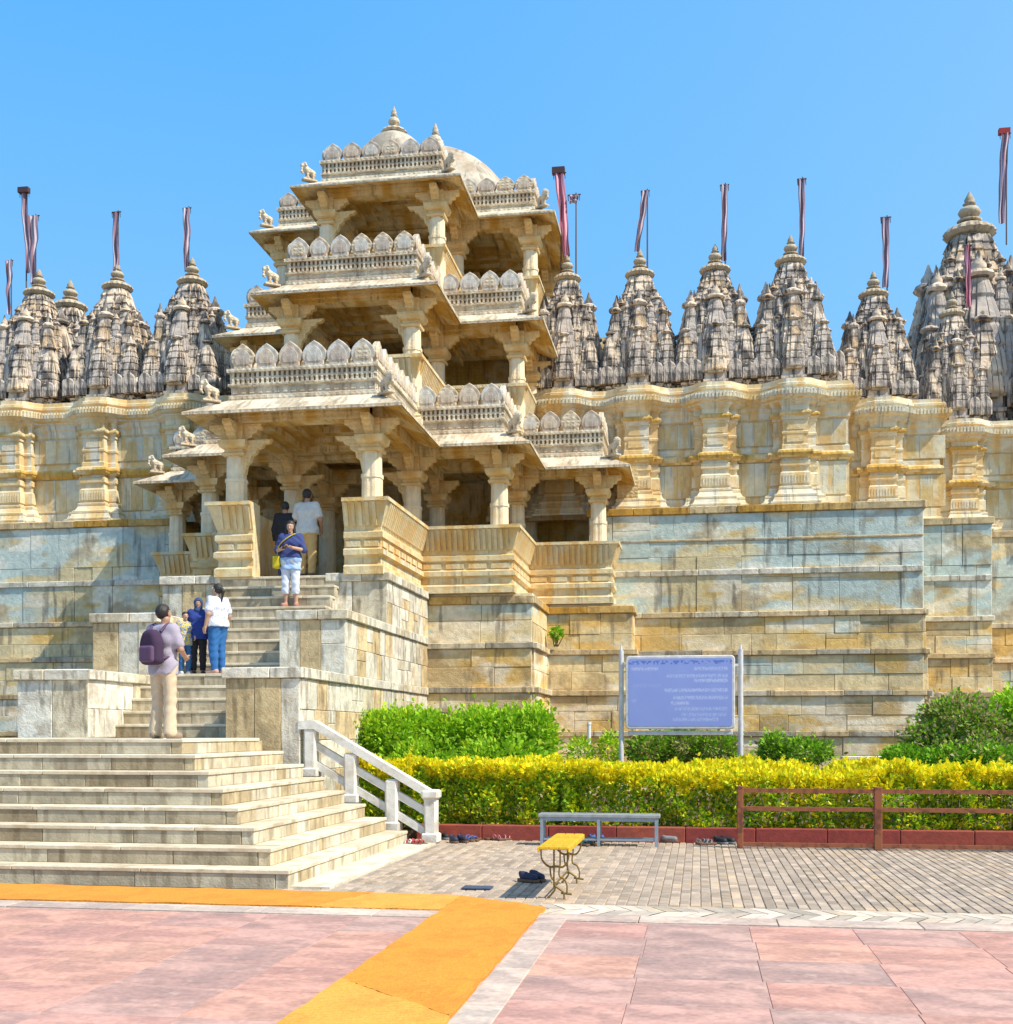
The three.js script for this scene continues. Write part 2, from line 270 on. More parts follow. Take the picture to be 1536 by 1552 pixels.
// a part whose geometry is given in world metres
function part(parent, name, geo, m) { if (geo instanceof G) geo = geo.build(); const r = rootPos(parent); geo.translate(-r.x, -r.y, -r.z); return mesh(name, geo, m, parent); }
// a part with shared geometry, placed in the parent's own frame
function put(parent, name, geo, m, x, y, z, ry = 0, s = 1) { const o = mesh(name, geo, m, parent); o.position.set(x, y, z); o.rotation.y = ry; typeof s === 'number' ? o.scale.setScalar(s) : o.scale.set(...s); return o; }
function structure(name, geo, m) { const o = mesh(name, geo, m); o.userData.kind = 'structure'; return o; }
const stuff = (o) => { o.userData.kind = 'stuff'; return o; };
const pick = (r, a) => a[Math.floor(r() * a.length) % a.length];
// ---------------------------------------------------------------- ground
structure('ground', (() => { const g = new THREE.PlaneGeometry(500, 500); g.rotateX(-Math.PI / 2); g.translate(0, -0.03, 0); return boxUV(g); })(), mat([0.33, 0.28, 0.22], { map: T.dust, bump: 0.01 }));
const DKERB = 17.55;                      // red kerb in front of the planting bed
{ // plaza of red sandstone tiles, with cream border strips
  const r = rng(11), tints = [[0.60, 0.335, 0.27], [0.58, 0.335, 0.28], [0.55, 0.345, 0.295], [0.52, 0.345, 0.30], [0.63, 0.355, 0.275], [0.56, 0.34, 0.29], [0.66, 0.375, 0.285]];
  const mats = tints.map((c) => mat(c, { map: T.tile, bump: 0.004, rough: 0.72 }));
  const plaza = structure('plaza', new G().box(-12, 9, -0.028, 0.003, -10.06, -3.2), mat([0.60, 0.44, 0.38], { map: T.dust }));
  const w = 0.82, d = 0.74;
  for (let i = 0, D = 10.0; D > 3.4; D -= d, i++) {
    for (let x = -11.9 + (i % 2) * 0.02; x < 8.6; x += w) {
      const vis = Math.abs(x + w / 2 + D * 0.16) < D * 0.52 + 0.8; if (!vis) continue;
      const g = boxUV(chamfer(w - 0.003, 0.03, d - 0.003, 0.002), r() * 9, r() * 9);
      const o = put(plaza, 'tile', g, pick(r, mats), x + w / 2, -0.006 + r() * 0.002, -(D - d / 2)); o.rotation.z = (r() - 0.5) * 0.003; o.rotation.x = (r() - 0.5) * 0.003;
    }
  }
  const cream = [mat([0.62, 0.50, 0.42], { map: T.tile, bump: 0.004 }), mat([0.66, 0.55, 0.46], { map: T.tile, bump: 0.004 }), mat([0.58, 0.46, 0.39], { map: T.tile, bump: 0.004 })];
  const strip = structure('border_strip', new G().box(-12, 9.4, -0.028, -0.006, -10.42, -10.062), cream[2]);
  for (let x = -12; x < 9.2; x += 1.15) put(strip, 'border_slab', boxUV(chamfer(1.142, 0.03, 0.345, 0.004), r() * 9, r() * 9), pick(r, cream), x + 0.57, 0.001, -10.24);
  for (let D = 3.6; D < 10; D += 1.1) put(strip, 'border_slab', boxUV(chamfer(0.24, 0.03, 1.092, 0.004), r() * 9, r() * 9), pick(r, cream), -1.235, 0.004, -(D + 0.5));
}
{ // grey brick paving and its pale zigzag edge
  const r = rng(12);
  const bed = structure('paved_walk', new G().box(-13, 11, -0.029, -0.012, -17.5, -10.422), mat([0.44, 0.355, 0.27], { map: T.dust, bump: 0.006 }));
  const g = new G(), col = [], L = 0.2, W = 0.098, push = (n, c) => { for (let k = 0; k < n; k++) col.push(...c); };
  for (let x = -4.3, i = 0; x < 10; x += W, i++) for (let D = 11.1 + (i % 2) * L / 2; D < 17.45; D += L) {
    if (Math.abs(x + D * 0.16) > D * 0.46 + 0.5) continue;
    const e = 0.004, h = -0.004 + r() * 0.005, n0 = g.p.length / 3; const x0 = x + e, x1 = x + W - e, z0 = -D - L + e, z1 = -D - e, c = 0.006;
    g.quad([x0 + c, h, z1 - c], [x1 - c, h, z1 - c], [x1 - c, h, z0 + c], [x0 + c, h, z0 + c]);
    g.quad([x0, h - 0.01, z1], [x1, h - 0.01, z1], [x1 - c, h, z1 - c], [x0 + c, h, z1 - c]); g.quad([x1, h - 0.01, z1], [x1, h - 0.01, z0], [x1 - c, h, z0 + c], [x1 - c, h, z1 - c]);
    g.quad([x0, h - 0.01, z0], [x0, h - 0.01, z1], [x0 + c, h, z1 - c], [x0 + c, h, z0 + c]); g.quad([x1, h - 0.01, z0], [x0, h - 0.01, z0], [x0 + c, h, z0 + c], [x1 - c, h, z0 + c]);
    const k = 0.72 + 0.45 * r(), cc = i % 2 ? [0.53, 0.415, 0.32] : [0.46, 0.365, 0.285]; push(g.p.length / 3 - n0, cc.map((q) => q * k));
  }
  // zigzag: two rows of slanting pale setts
  for (const [D0, s] of [[10.47, 1], [10.78, -1]]) for (let x = -4.2; x < 8; x += 0.15) {
    const n0 = g.p.length / 3, h = -0.001 + r() * 0.004, dx = 0.16 * s, a = x + 0.005, b = x + 0.145, z1 = -D0 - 0.004, z0 = -D0 - 0.306;
    g.quad([a, h, z1], [b, h, z1], [b + dx, h, z0], [a + dx, h, z0]); g.quad([a, h - 0.012, z1], [b, h - 0.012, z1], [b, h, z1], [a, h, z1]);
    const k = 0.8 + 0.3 * r(); push(g.p.length / 3 - n0, r() < 0.55 ? [0.74 * k, 0.62 * k, 0.50 * k] : [0.52 * k, 0.44 * k, 0.36 * k]);
  }
  const geo = g.build(); geo.setAttribute('color', new THREE.BufferAttribute(new Float32Array(col), 3));
  stuff(mesh('paving_brick', geo, mat([1, 1, 1], { map: T.dust, bump: 0.004, vertexColors: true }), bed));
}
{ // orange carpets laid edge to edge
  const orange = mat([0.74, 0.285, 0.022], { map: T.weave, bump: 0.004, fine: true }), pale = mat([0.80, 0.36, 0.05], { map: T.weave, bump: 0.004, fine: true });
  const piece = (label, pts, m, seed) => { // a soft mat: gently creased, edges slightly wavy; pts: [x, D] corners, counter-clockwise from the near left
    const N = 30, g = new G(), jit = (i, j, k) => (NTAB[((i * 7 + seed * 13 + k * 5) % 200) * NT + (j * 11 + seed * 29) % 200] - 0.5), P = (i, j) => { const u = i / N, v = j / N, edge = i === 0 || j === 0 || i === N || j === N; const x = lerp(lerp(pts[0][0], pts[1][0], u), lerp(pts[3][0], pts[2][0], u), v), D = lerp(lerp(pts[0][1], pts[1][1], u), lerp(pts[3][1], pts[2][1], u), v); return [x + (edge ? jit(i, j, 0) * 0.02 : 0), 0.0235 + 0.006 * fbm(x / 8 + 3, D / 8 + 3, 60, 60, 3, seed) + 0.006 * sstep(0.6, 0.7, fbm(x / 8 + 1, D / 8 + 2, 24, 20, 2, seed + 3)), -D + (edge ? jit(i, j, 1) * 0.02 : 0)]; };
    for (let i = 0; i < N; i++) for (let j = 0; j < N; j++) g.quad(P(i, j), P(i + 1, j), P(i + 1, j + 1), P(i, j + 1));
    const down = (p) => [p[0], 0.0, p[2]], rim = []; for (let i = 0; i < N; i++) rim.push([P(i, 0), P(i + 1, 0)]); for (let j = 0; j < N; j++) rim.push([P(N, j), P(N, j + 1)]); for (let i = N; i > 0; i--) rim.push([P(i, N), P(i - 1, N)]); for (let j = N; j > 0; j--) rim.push([P(0, j), P(0, j - 1)]);
    for (const [p, q] of rim) g.quad(down(p), down(q), q, p);
    const o = mesh('carpet', g, m); tag(o, label, 'carpet', 'orange carpet pieces'); return o;
  };
  const A = ground(535, 1490), B = ground(690, 1548);
  piece('long deep orange carpet strip at the foot of the stone steps', [[-9.5, 10.44], [-3.45, 10.42], [-3.18, 11.42], [-9.5, 11.5]], orange, 1);
  piece('short paler orange carpet end between the long strip and the runner', [[-3.44, 10.42], [-2.27, 10.40], [-2.27, 11.36], [-3.17, 11.42]], pale, 2);
  piece('deep orange carpet runner ending beside the yellow bench', [[-2.262, A[1] + 0.01], [-1.36, B[1] + 0.01], [-1.37, 10.72], [-2.262, 11.34]], orange, 3);
  piece('paler orange carpet runner with a slanted cut across the red tiles', [[-2.262, 3.6], [-1.36, 3.6], [-1.36, B[1]], [-2.262, A[1]]], pale, 4);
  const mt = mesh('shadow_slab', boxUV(chamfer(0.30, 0.018, 0.20, 0.005)), mat([0.06, 0.08, 0.13], { map: T.weave, bump: 0.003, fine: true })); const q = ground(724, 1347); mt.position.set(q[0], 0.012, -q[1]); tag(mt, 'small slate blue slab painted as a shadow on the brick paving by the carpet', 'shadow_slab');  // thin slab standing in for a cast shadow; the shade is its dark colour
}
{ // red kerb and the bed behind it
  const r = rng(13), reds = [[0.33, 0.065, 0.045], [0.30, 0.05, 0.04], [0.36, 0.085, 0.055]].map((c) => mat(c, { map: T.dust, bump: 0.006 }));
  const kerb = structure('kerb', new G().box(-4.2, 11, -0.02, 0.20, -(DKERB + 0.16), -(DKERB + 0.03)), reds[1]);
  for (let x = -4.2; x < 10.8; x += 1.0) put(kerb, 'kerb_stone', boxUV(chamfer(0.994, 0.24, 0.17, 0.012), r() * 9, r() * 9), pick(r, reds), x + 0.5, 0.10, -(DKERB + 0.085));
  structure('planting_bed', new G().box(-5.7, 11, -0.02, 0.12, -28.2, -(DKERB + 0.18)), M.soil);
}
// ---------------------------------------------------------------- stone walls
const TINT = { gold: [0.64, 0.42, 0.14], tan: [0.60, 0.47, 0.27], cream: [0.70, 0.63, 0.48], blue: [0.50, 0.53, 0.50], pale: [0.68, 0.66, 0.57], brown: [0.36, 0.25, 0.14], grey: [0.48, 0.43, 0.34], buff: [0.74, 0.58, 0.36], sky: [0.46, 0.53, 0.54], white: [0.80, 0.76, 0.66], ochre: [0.60, 0.34, 0.06] };
const stoneMats = {}; for (const k in TINT) stoneMats[k] = [mat(TINT[k], { map: T.blockA, bump: 0.012 }), mat(TINT[k].map((x) => x * 0.9), { map: T.blockB, bump: 0.012 })];
const courseMats = { cool: [0.84, 1.0, 1.1, 0.94, 1.04].map((k) => mat([k * 1.0, k * 1.0, k * 0.98], { map: T.courseCool, bump: 0.014 })), warm: [0.80, 1.0, 1.12, 0.92, 1.05].map((k) => mat([k * 1.03, k * 0.98, k * 0.92], { map: T.courseWarm, bump: 0.014 })) };
Object.assign(stoneMats, courseMats);
const stone = (r, names) => pick(r, stoneMats[pick(r, names)]);
// one straight stretch of stone facing: a = left end, b = right end [x, D] seen from outside; rows: [y0, y1, tints]; each stone a mesh
function facing(t, a, b, rows, { seed = 1, len = [0.5, 1.0], thick = 0.14, name = 'stone_block', proud = 0.02, batter = 0 } = {}) {
  const r = rng(seed), dx = b[0] - a[0], dz = -(b[1] - a[1]), L = Math.hypot(dx, dz), u = [dx / L, dz / L], n = normal2([a[0], -a[1]], [b[0], -b[1]]), ry = Math.atan2(-u[1], u[0]), root = rootPos(t);
  for (const [y0, y1, tints, add = 0] of rows) {
    let s = 0; const wob = r();
    while (s < L - 0.01) {
      let w = lerp(len[0], len[1], r()); if (L - s - w < len[0] * 0.6) w = L - s;
      const out = add - batter * y0 - thick / 2 + r() * proud, m = s + w / 2;
      const cutAt = y1 - y0 > 0.3 && r() < 0.16 ? lerp(y0, y1, 0.35 + 0.3 * r()) : 0;       // some stones are two thinner ones
      for (const [ya, yb] of cutAt ? [[y0, cutAt], [cutAt, y1]] : [[y0, y1]]) put(t, name, boxUV(chamfer(Math.max(w - 0.006, 0.05), yb - ya - 0.005, thick, 0.009), tints.length === 1 ? m + a[0] * 1.7 : r() * 9, tints.length === 1 ? (ya + yb) / 2 + a[1] * 0.37 : r() * 9), stone(r, tints), a[0] + u[0] * m + n[0] * (out + r() * 0.006) - root.x, (ya + yb) / 2 - root.y, -a[1] + u[1] * m + n[1] * (out + r() * 0.006) - root.z, ry);
      s += w;
    }
  }
}
// a row of long coping or ledge slabs along a stretch
function ledge(t, a, b, y0, y1, out, { seed = 1, len = [1.0, 1.7], depth = 0.3, tints = ['cream', 'tan', 'pale'], name = 'ledge_slab', ext = 0 } = {}) {
  const r = rng(seed), dx = b[0] - a[0], dz = -(b[1] - a[1]), L0 = Math.hypot(dx, dz), u = [dx / L0, dz / L0], n = normal2([a[0], -a[1]], [b[0], -b[1]]), ry = Math.atan2(-u[1], u[0]), root = rootPos(t), L = L0 + ext * 2;
  for (let s = -ext; s < L0 + ext - 0.01;) { let w = lerp(len[0], len[1], r()); if (L0 + ext - s - w < len[0] * 0.7) w = L0 + ext - s; const m = s + w / 2, o = out - depth / 2 + (r() - 0.5) * 0.008;
    put(t, name, boxUV(chamfer(w - 0.006, y1 - y0, depth, 0.014), r() * 9, r() * 9), stone(r, tints), a[0] + u[0] * m + n[0] * o - root.x, (y0 + y1) / 2 - root.y + (r() - 0.5) * 0.006, -a[1] + u[1] * m + n[1] * o - root.z, ry); s += w; }
}
const CX = -7.52, FLOOR = 4.58;
const LEDGES = [0.70, 1.63, 2.57, 3.52, 4.42];                 // tops of the projecting string courses of the plinth
// plinth of a wing: courses between string courses, two rows of stones in each
function plinthFace(t, a, b, top, seed, palette, { upper } = {}) {
  const ys = [0, ...LEDGES.filter((y) => y < top - 0.5), top]; const r = rng(seed * 7 + 1);
  for (let i = 0; i < ys.length - 1; i++) {
    const y0 = ys[i], y1 = ys[i + 1] - (i < ys.length - 2 ? 0.13 : 0.17), m = lerp(y0, y1, 0.42 + 0.16 * r()), pal = upper && y0 > 4.3 ? upper : palette, out = 0.055 * (ys.length - 2 - i) * 0.8;
    facing(t, a, b, [[y0, m, pal[0], out], [m, y1, pal[1], out]], { seed: seed * 31 + i, len: [0.4, 1.5], proud: 0.026 });
    ledge(t, a, b, y1, ys[i + 1], out + 0.075, { seed: seed * 17 + i, tints: i === ys.length - 2 ? ['tan', 'ochre', 'gold', 'tan'] : ['cream', 'tan', 'buff', 'grey'], ext: 0.05 });
  }
}
const warmPal = [['warm'], ['warm']];
const mainPal = [['warm'], ['warm']], mainUp = [['cool'], ['cool']], leftPal = [['cool'], ['warm']], leftUp = [['cool'], ['cool']];

{ // ------------- plinths
  let t = thing('temple_plinth', 'tall coursed stone plinth of golden and pale blue blocks behind the blue sign', 'plinth', [1.3, 0, -28.5]);
  part(t, 'core', new G().box(-2.6, 4.95, 0, 6.8, -34, -28.62), M.gold);
  plinthFace(t, [-2.6, 28.5], [5.05, 28.5], 6.9, 3, mainPal, { upper: mainUp }); plinthFace(t, [5.05, 28.5], [5.05, 30.5], 6.9, 4, mainPal, { upper: mainUp });
  ledge(t, [-2.6, 28.5], [5.05, 28.5], 5.28, 5.42, 0.06, { seed: 91, tints: ['cream', 'pale', 'white'] }); ledge(t, [-2.6, 28.5], [5.05, 28.5], 6.08, 6.14, 0.035, { seed: 92, tints: ['grey', 'tan'] });
  t = thing('temple_plinth', 'stone plinth set back a step, beyond the corner of the wide plinth', 'plinth', [6.0, 0, -30.5]);
  part(t, 'core', new G().box(5.0, 6.9, 0, 6.75, -36, -30.62), M.gold);
  plinthFace(t, [5.06, 30.5], [7.0, 30.5], 6.82, 5, mainPal, { upper: mainUp }); ledge(t, [5.06, 30.5], [7.0, 30.5], 5.28, 5.42, 0.06, { seed: 93, tints: ['cream', 'pale'] });
  t = thing('temple_plinth', 'stone plinth set back farthest, behind the flowering bush', 'plinth', [9.0, 0, -32.7]);
  part(t, 'core', new G().box(6.95, 13, 0, 6.75, -38, -32.82), M.gold);
  plinthFace(t, [7.0, 32.7], [13, 32.7], 6.82, 6, mainPal, { upper: mainUp });
  t = thing('temple_plinth', 'blue grey coursed stone plinth beside the staircase wall in shade', 'plinth', [-17, 0, -28.5]);
  part(t, 'core', new G().box(-22, -12.9, 0, 6.85, -34, -28.62), M.gold);
  plinthFace(t, [-22, 28.5], [-12.9, 28.5], 7.0, 7, leftPal, { upper: leftUp }); ledge(t, [-22, 28.5], [-12.9, 28.5], 5.33, 5.47, 0.06, { seed: 94, tints: ['cream', 'pale', 'white'] });
  // under the porch, stepped
  t = thing('porch_plinth', 'golden stone plinth under the columned porch, stepped in plan', 'plinth', [CX, 0, -26]);
  part(t, 'core', new G().box(CX - 3.8, CX + 3.8, 0, 4.5, -31, -25.45).box(CX - 5.8, CX + 5.8, 0, 4.5, -31, -27.9), M.gold);
  for (const s of [1, -1]) {
    const f = (x0, D0, x1, D1, seed) => { const a = [CX + s * x0, D0], b = [CX + s * x1, D1]; plinthFace(t, s > 0 ? a : b, s > 0 ? b : a, 4.52, seed + (s < 0 ? 50 : 0), s > 0 ? warmPal : leftPal); };
    f(1.7, 25.3, 4.0, 25.3, 11); f(4.0, 25.3, 4.0, 27.7, 12); f(4.0, 27.7, 6.0, 27.7, 13); f(6.0, 27.7, 6.0, 28.6, 14);
  }
}
// ---------------------------------------------------------------- staircase
const SX0 = -9.15, SX1 = -6.95, WL = -10.3, WR = -5.8;            // the flight, and the outer faces of its two side walls
const R1 = 0.19, T1 = 0.322, D0 = 11.73, PLAT = 8 * R1;              // lower, pyramidal flight
const R2 = 0.212, LAND = PLAT + 5 * R2, R3 = (FLOOR - LAND) / 9;
{
  const t = thing('entrance_staircase', 'broad white stone steps rising from the carpet to the temple porch', 'staircase', [-8, 0, -15]);
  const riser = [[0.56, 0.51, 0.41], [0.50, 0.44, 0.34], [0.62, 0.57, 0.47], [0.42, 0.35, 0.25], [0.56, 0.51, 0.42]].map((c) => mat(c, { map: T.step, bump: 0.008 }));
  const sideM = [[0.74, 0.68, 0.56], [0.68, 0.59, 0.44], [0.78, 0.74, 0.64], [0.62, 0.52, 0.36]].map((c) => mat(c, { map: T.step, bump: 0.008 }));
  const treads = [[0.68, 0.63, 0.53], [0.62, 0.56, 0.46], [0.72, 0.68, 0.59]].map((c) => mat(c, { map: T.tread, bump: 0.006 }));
  const r = rng(21), root = t.position;
  const stones = (o, a, b, y0, y1, mats, lens, out = 0) => { // riser stones along a stretch
    const dx = b[0] - a[0], dz = -(b[1] - a[1]), L = Math.hypot(dx, dz), u = [dx / L, dz / L], n = normal2([a[0], -a[1]], [b[0], -b[1]]), ry = Math.atan2(-u[1], u[0]);
    for (let s = 0; s < L - 0.01;) { let w = lerp(lens[0], lens[1], r()); if (L - s - w < lens[0] * 0.5) w = L - s; const m = s + w / 2, q = out - 0.07 + r() * 0.006;
      put(o, 'riser_stone', boxUV(chamfer(w - 0.005, y1 - y0, 0.14, 0.006), r() * 9, r() * 9), pick(r, mats), a[0] + u[0] * m + n[0] * q - root.x, (y0 + y1) / 2 - root.y, -a[1] + u[1] * m + n[1] * q - root.z, ry); s += w; }
  };
  const slabs = (o, x0, x1, D1, D2, y, lens, along = 'x', mats = treads) => { // tread slabs, 4.5 cm thick
    const L = along === 'x' ? x1 - x0 : D2 - D1;
    for (let s = 0; s < L - 0.01;) { let w = lerp(lens[0], lens[1], r()); if (L - s - w < lens[0] * 0.5) w = L - s; const m = s + w / 2;
      const [cx, cD, sx, sD] = along === 'x' ? [x0 + m, (D1 + D2) / 2, w, D2 - D1] : [(x0 + x1) / 2, D1 + m, x1 - x0, w];
      put(o, 'tread_slab', boxUV(chamfer(sx - 0.004, 0.045, sD - 0.004, 0.007), r() * 9, r() * 9), pick(r, mats), cx - root.x, y - 0.0225 - root.y + (r() - 0.5) * 0.003, -cD - root.z); s += w; }
  };
  const XR = (k) => -4.15 - (k - 1) * 0.31, XL = (k) => -11.95 + (k - 1) * 0.31, BACK = 16.75;
  for (let k = 1; k <= 8; k++) {
    const D = D0 + (k - 1) * T1, y = k * R1, o = new THREE.Group(); o.name = 'step'; t.add(o);
    part(o, 'step_core', new G().box(XL(k) + 0.1, XR(k) - 0.1, Math.max(0, y - R1 - 0.12), y - 0.05, k < 8 ? -BACK : -18.2, -(D + 0.1)), M.coping);
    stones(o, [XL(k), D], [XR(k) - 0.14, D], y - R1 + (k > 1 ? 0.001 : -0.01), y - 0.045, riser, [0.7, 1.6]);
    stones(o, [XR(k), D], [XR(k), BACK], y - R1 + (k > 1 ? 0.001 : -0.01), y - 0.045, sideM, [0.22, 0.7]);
    slabs(o, XL(k) - 0.02, XR(k) + 0.02, D - 0.02, k < 8 ? D + T1 + 0.06 : 16.6, y, [1.0, 1.9]);
    if (k < 8) slabs(o, XR(k) - 0.40, XR(k) + 0.02, D + T1 + 0.06, BACK, y, [0.7, 1.3], 'd');
  }
  const flight = (n, y0, rise, Da, tread, Dend) => { for (let k = 1; k <= n; k++) {
    const D = Da + (k - 1) * tread, y = y0 + k * rise, SX1 = y > 3.66 ? -6.72 : -6.95, o = new THREE.Group(); o.name = 'step'; t.add(o);
    part(o, 'step_core', new G().box(SX0 + 0.01 + k * 0.003, SX1 - 0.01 - k * 0.003, y - rise - 0.2, y - 0.05, -Dend, -(D + 0.1)), M.coping);
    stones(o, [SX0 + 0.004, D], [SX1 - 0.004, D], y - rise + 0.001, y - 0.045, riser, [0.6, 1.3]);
    slabs(o, SX0 + 0.004, SX1 - 0.004, D - 0.02, k < n ? D + tread + 0.05 : Dend, y, [0.8, 1.4]);
  } };
  flight(5, PLAT, R2, 17.75, 0.29, 19.75); flight(9, LAND, R3, 19.7, 0.27, 22.6);
  part(t, 'apron', new G().box(-4.15, -3.72, -0.02, 0.022, -BACK, -11.76), treads[2]);
}
// stepped side walls of the stair
for (const side of [1, -1]) {
  const t = thing('stair_wall', side > 0 ? 'stepped white stone stair wall with a sunlit flank beside the green bushes' : 'stepped stone stair wall beside the blue grey plinth', 'wall', [side > 0 ? -6.4 : -9.7, 0, -20]);
  const x0 = side > 0 ? SX1 : WL, x1 = side > 0 ? WR : SX0;
  const tiers = [[16.9, 2.56, PLAT - 0.4], [19.2, 3.64, 2.3], [21.9, 4.62, 3.4]], frontPal = ['pale', 'cream', 'white', 'tan'], flank = ['white', 'cream', 'buff', 'white', 'pale', 'tan'];
  tiers.forEach(([D, y, yb], i) => {
    const De = i < 2 ? tiers[i + 1][0] : 25.4, bot = i === 0 ? (side > 0 ? 0.0 : 0) : yb;
    part(t, 'core', new G().box(x0 + 0.08, x1 - 0.08, bot, y - 0.008, -25.3, -(D + 0.3)), M.coping);
    const h = y - 0.16 - bot;
    const yf = i === 0 ? PLAT - (side > 0 ? 0.6 : 0.1) : tiers[i - 1][1] - 0.01;
    facing(t, [x0, D], [x1 - 0.0, D], [[yf, y - 0.16, frontPal]], { seed: 60 + i + side * 5, len: [0.36, 0.6], proud: 0.012 });
    // right-facing flank: three or four rows
    const X = x1, lo = i === 0 ? (side > 0 ? 0.1 : PLAT) : tiers[i - 1][1], rows = []; const yb2 = side > 0 ? (i === 0 ? 0.1 : tiers[i - 1][1]) : (i === 0 ? PLAT : tiers[i - 1][1]);
    const n = Math.max(1, Math.round((y - 0.16 - yb2) / 0.42)); for (let k = 0; k < n; k++) rows.push([lerp(yb2, y - 0.16, k / n), lerp(yb2, y - 0.16, (k + 1) / n), side > 0 ? (i === 0 ? ['white', 'cream', 'white', 'pale', 'buff'] : flank) : ['cream', 'tan', 'white']]);
    facing(t, [X, D], [X, side > 0 ? 25.3 : D + 3], rows, { seed: 70 + i + side * 5, len: [0.35, 0.75], proud: 0.014 });
    if (side < 0) facing(t, [x0, 25.3], [x0, D], rows, { seed: 75 + i, len: [0.4, 0.8], proud: 0.014 });
    // coping
    const cp = ['white', 'cream', 'pale', 'cream'];
    ledge(t, [x0 - 0.05, D], [x1 + 0.06, D], y - 0.16, y, 0.06, { seed: 80 + i + side, depth: 0.5, len: [0.5, 0.8], tints: cp, name: 'coping_slab' });
    ledge(t, [X, D + 0.44], [X, i < 2 ? De : 25.2], y - 0.16, y, 0.06, { seed: 84 + i + side, depth: 0.6, len: [0.7, 1.1], tints: cp, name: 'coping_slab' });
    if (side > 0 && i < 2) ledge(t, [X, De], [X, 25.2], y - 0.16, y, 0.05, { seed: 86 + i, depth: 0.16, len: [0.7, 1.1], tints: cp, name: 'string_course' });
    ledge(t, [x0, De - 0.02], [x0, D + 0.44], y - 0.16, y, 0.04, { seed: 88 + i + side, depth: 0.5, len: [0.7, 1.1], tints: cp, name: 'coping_slab' });
  });
}
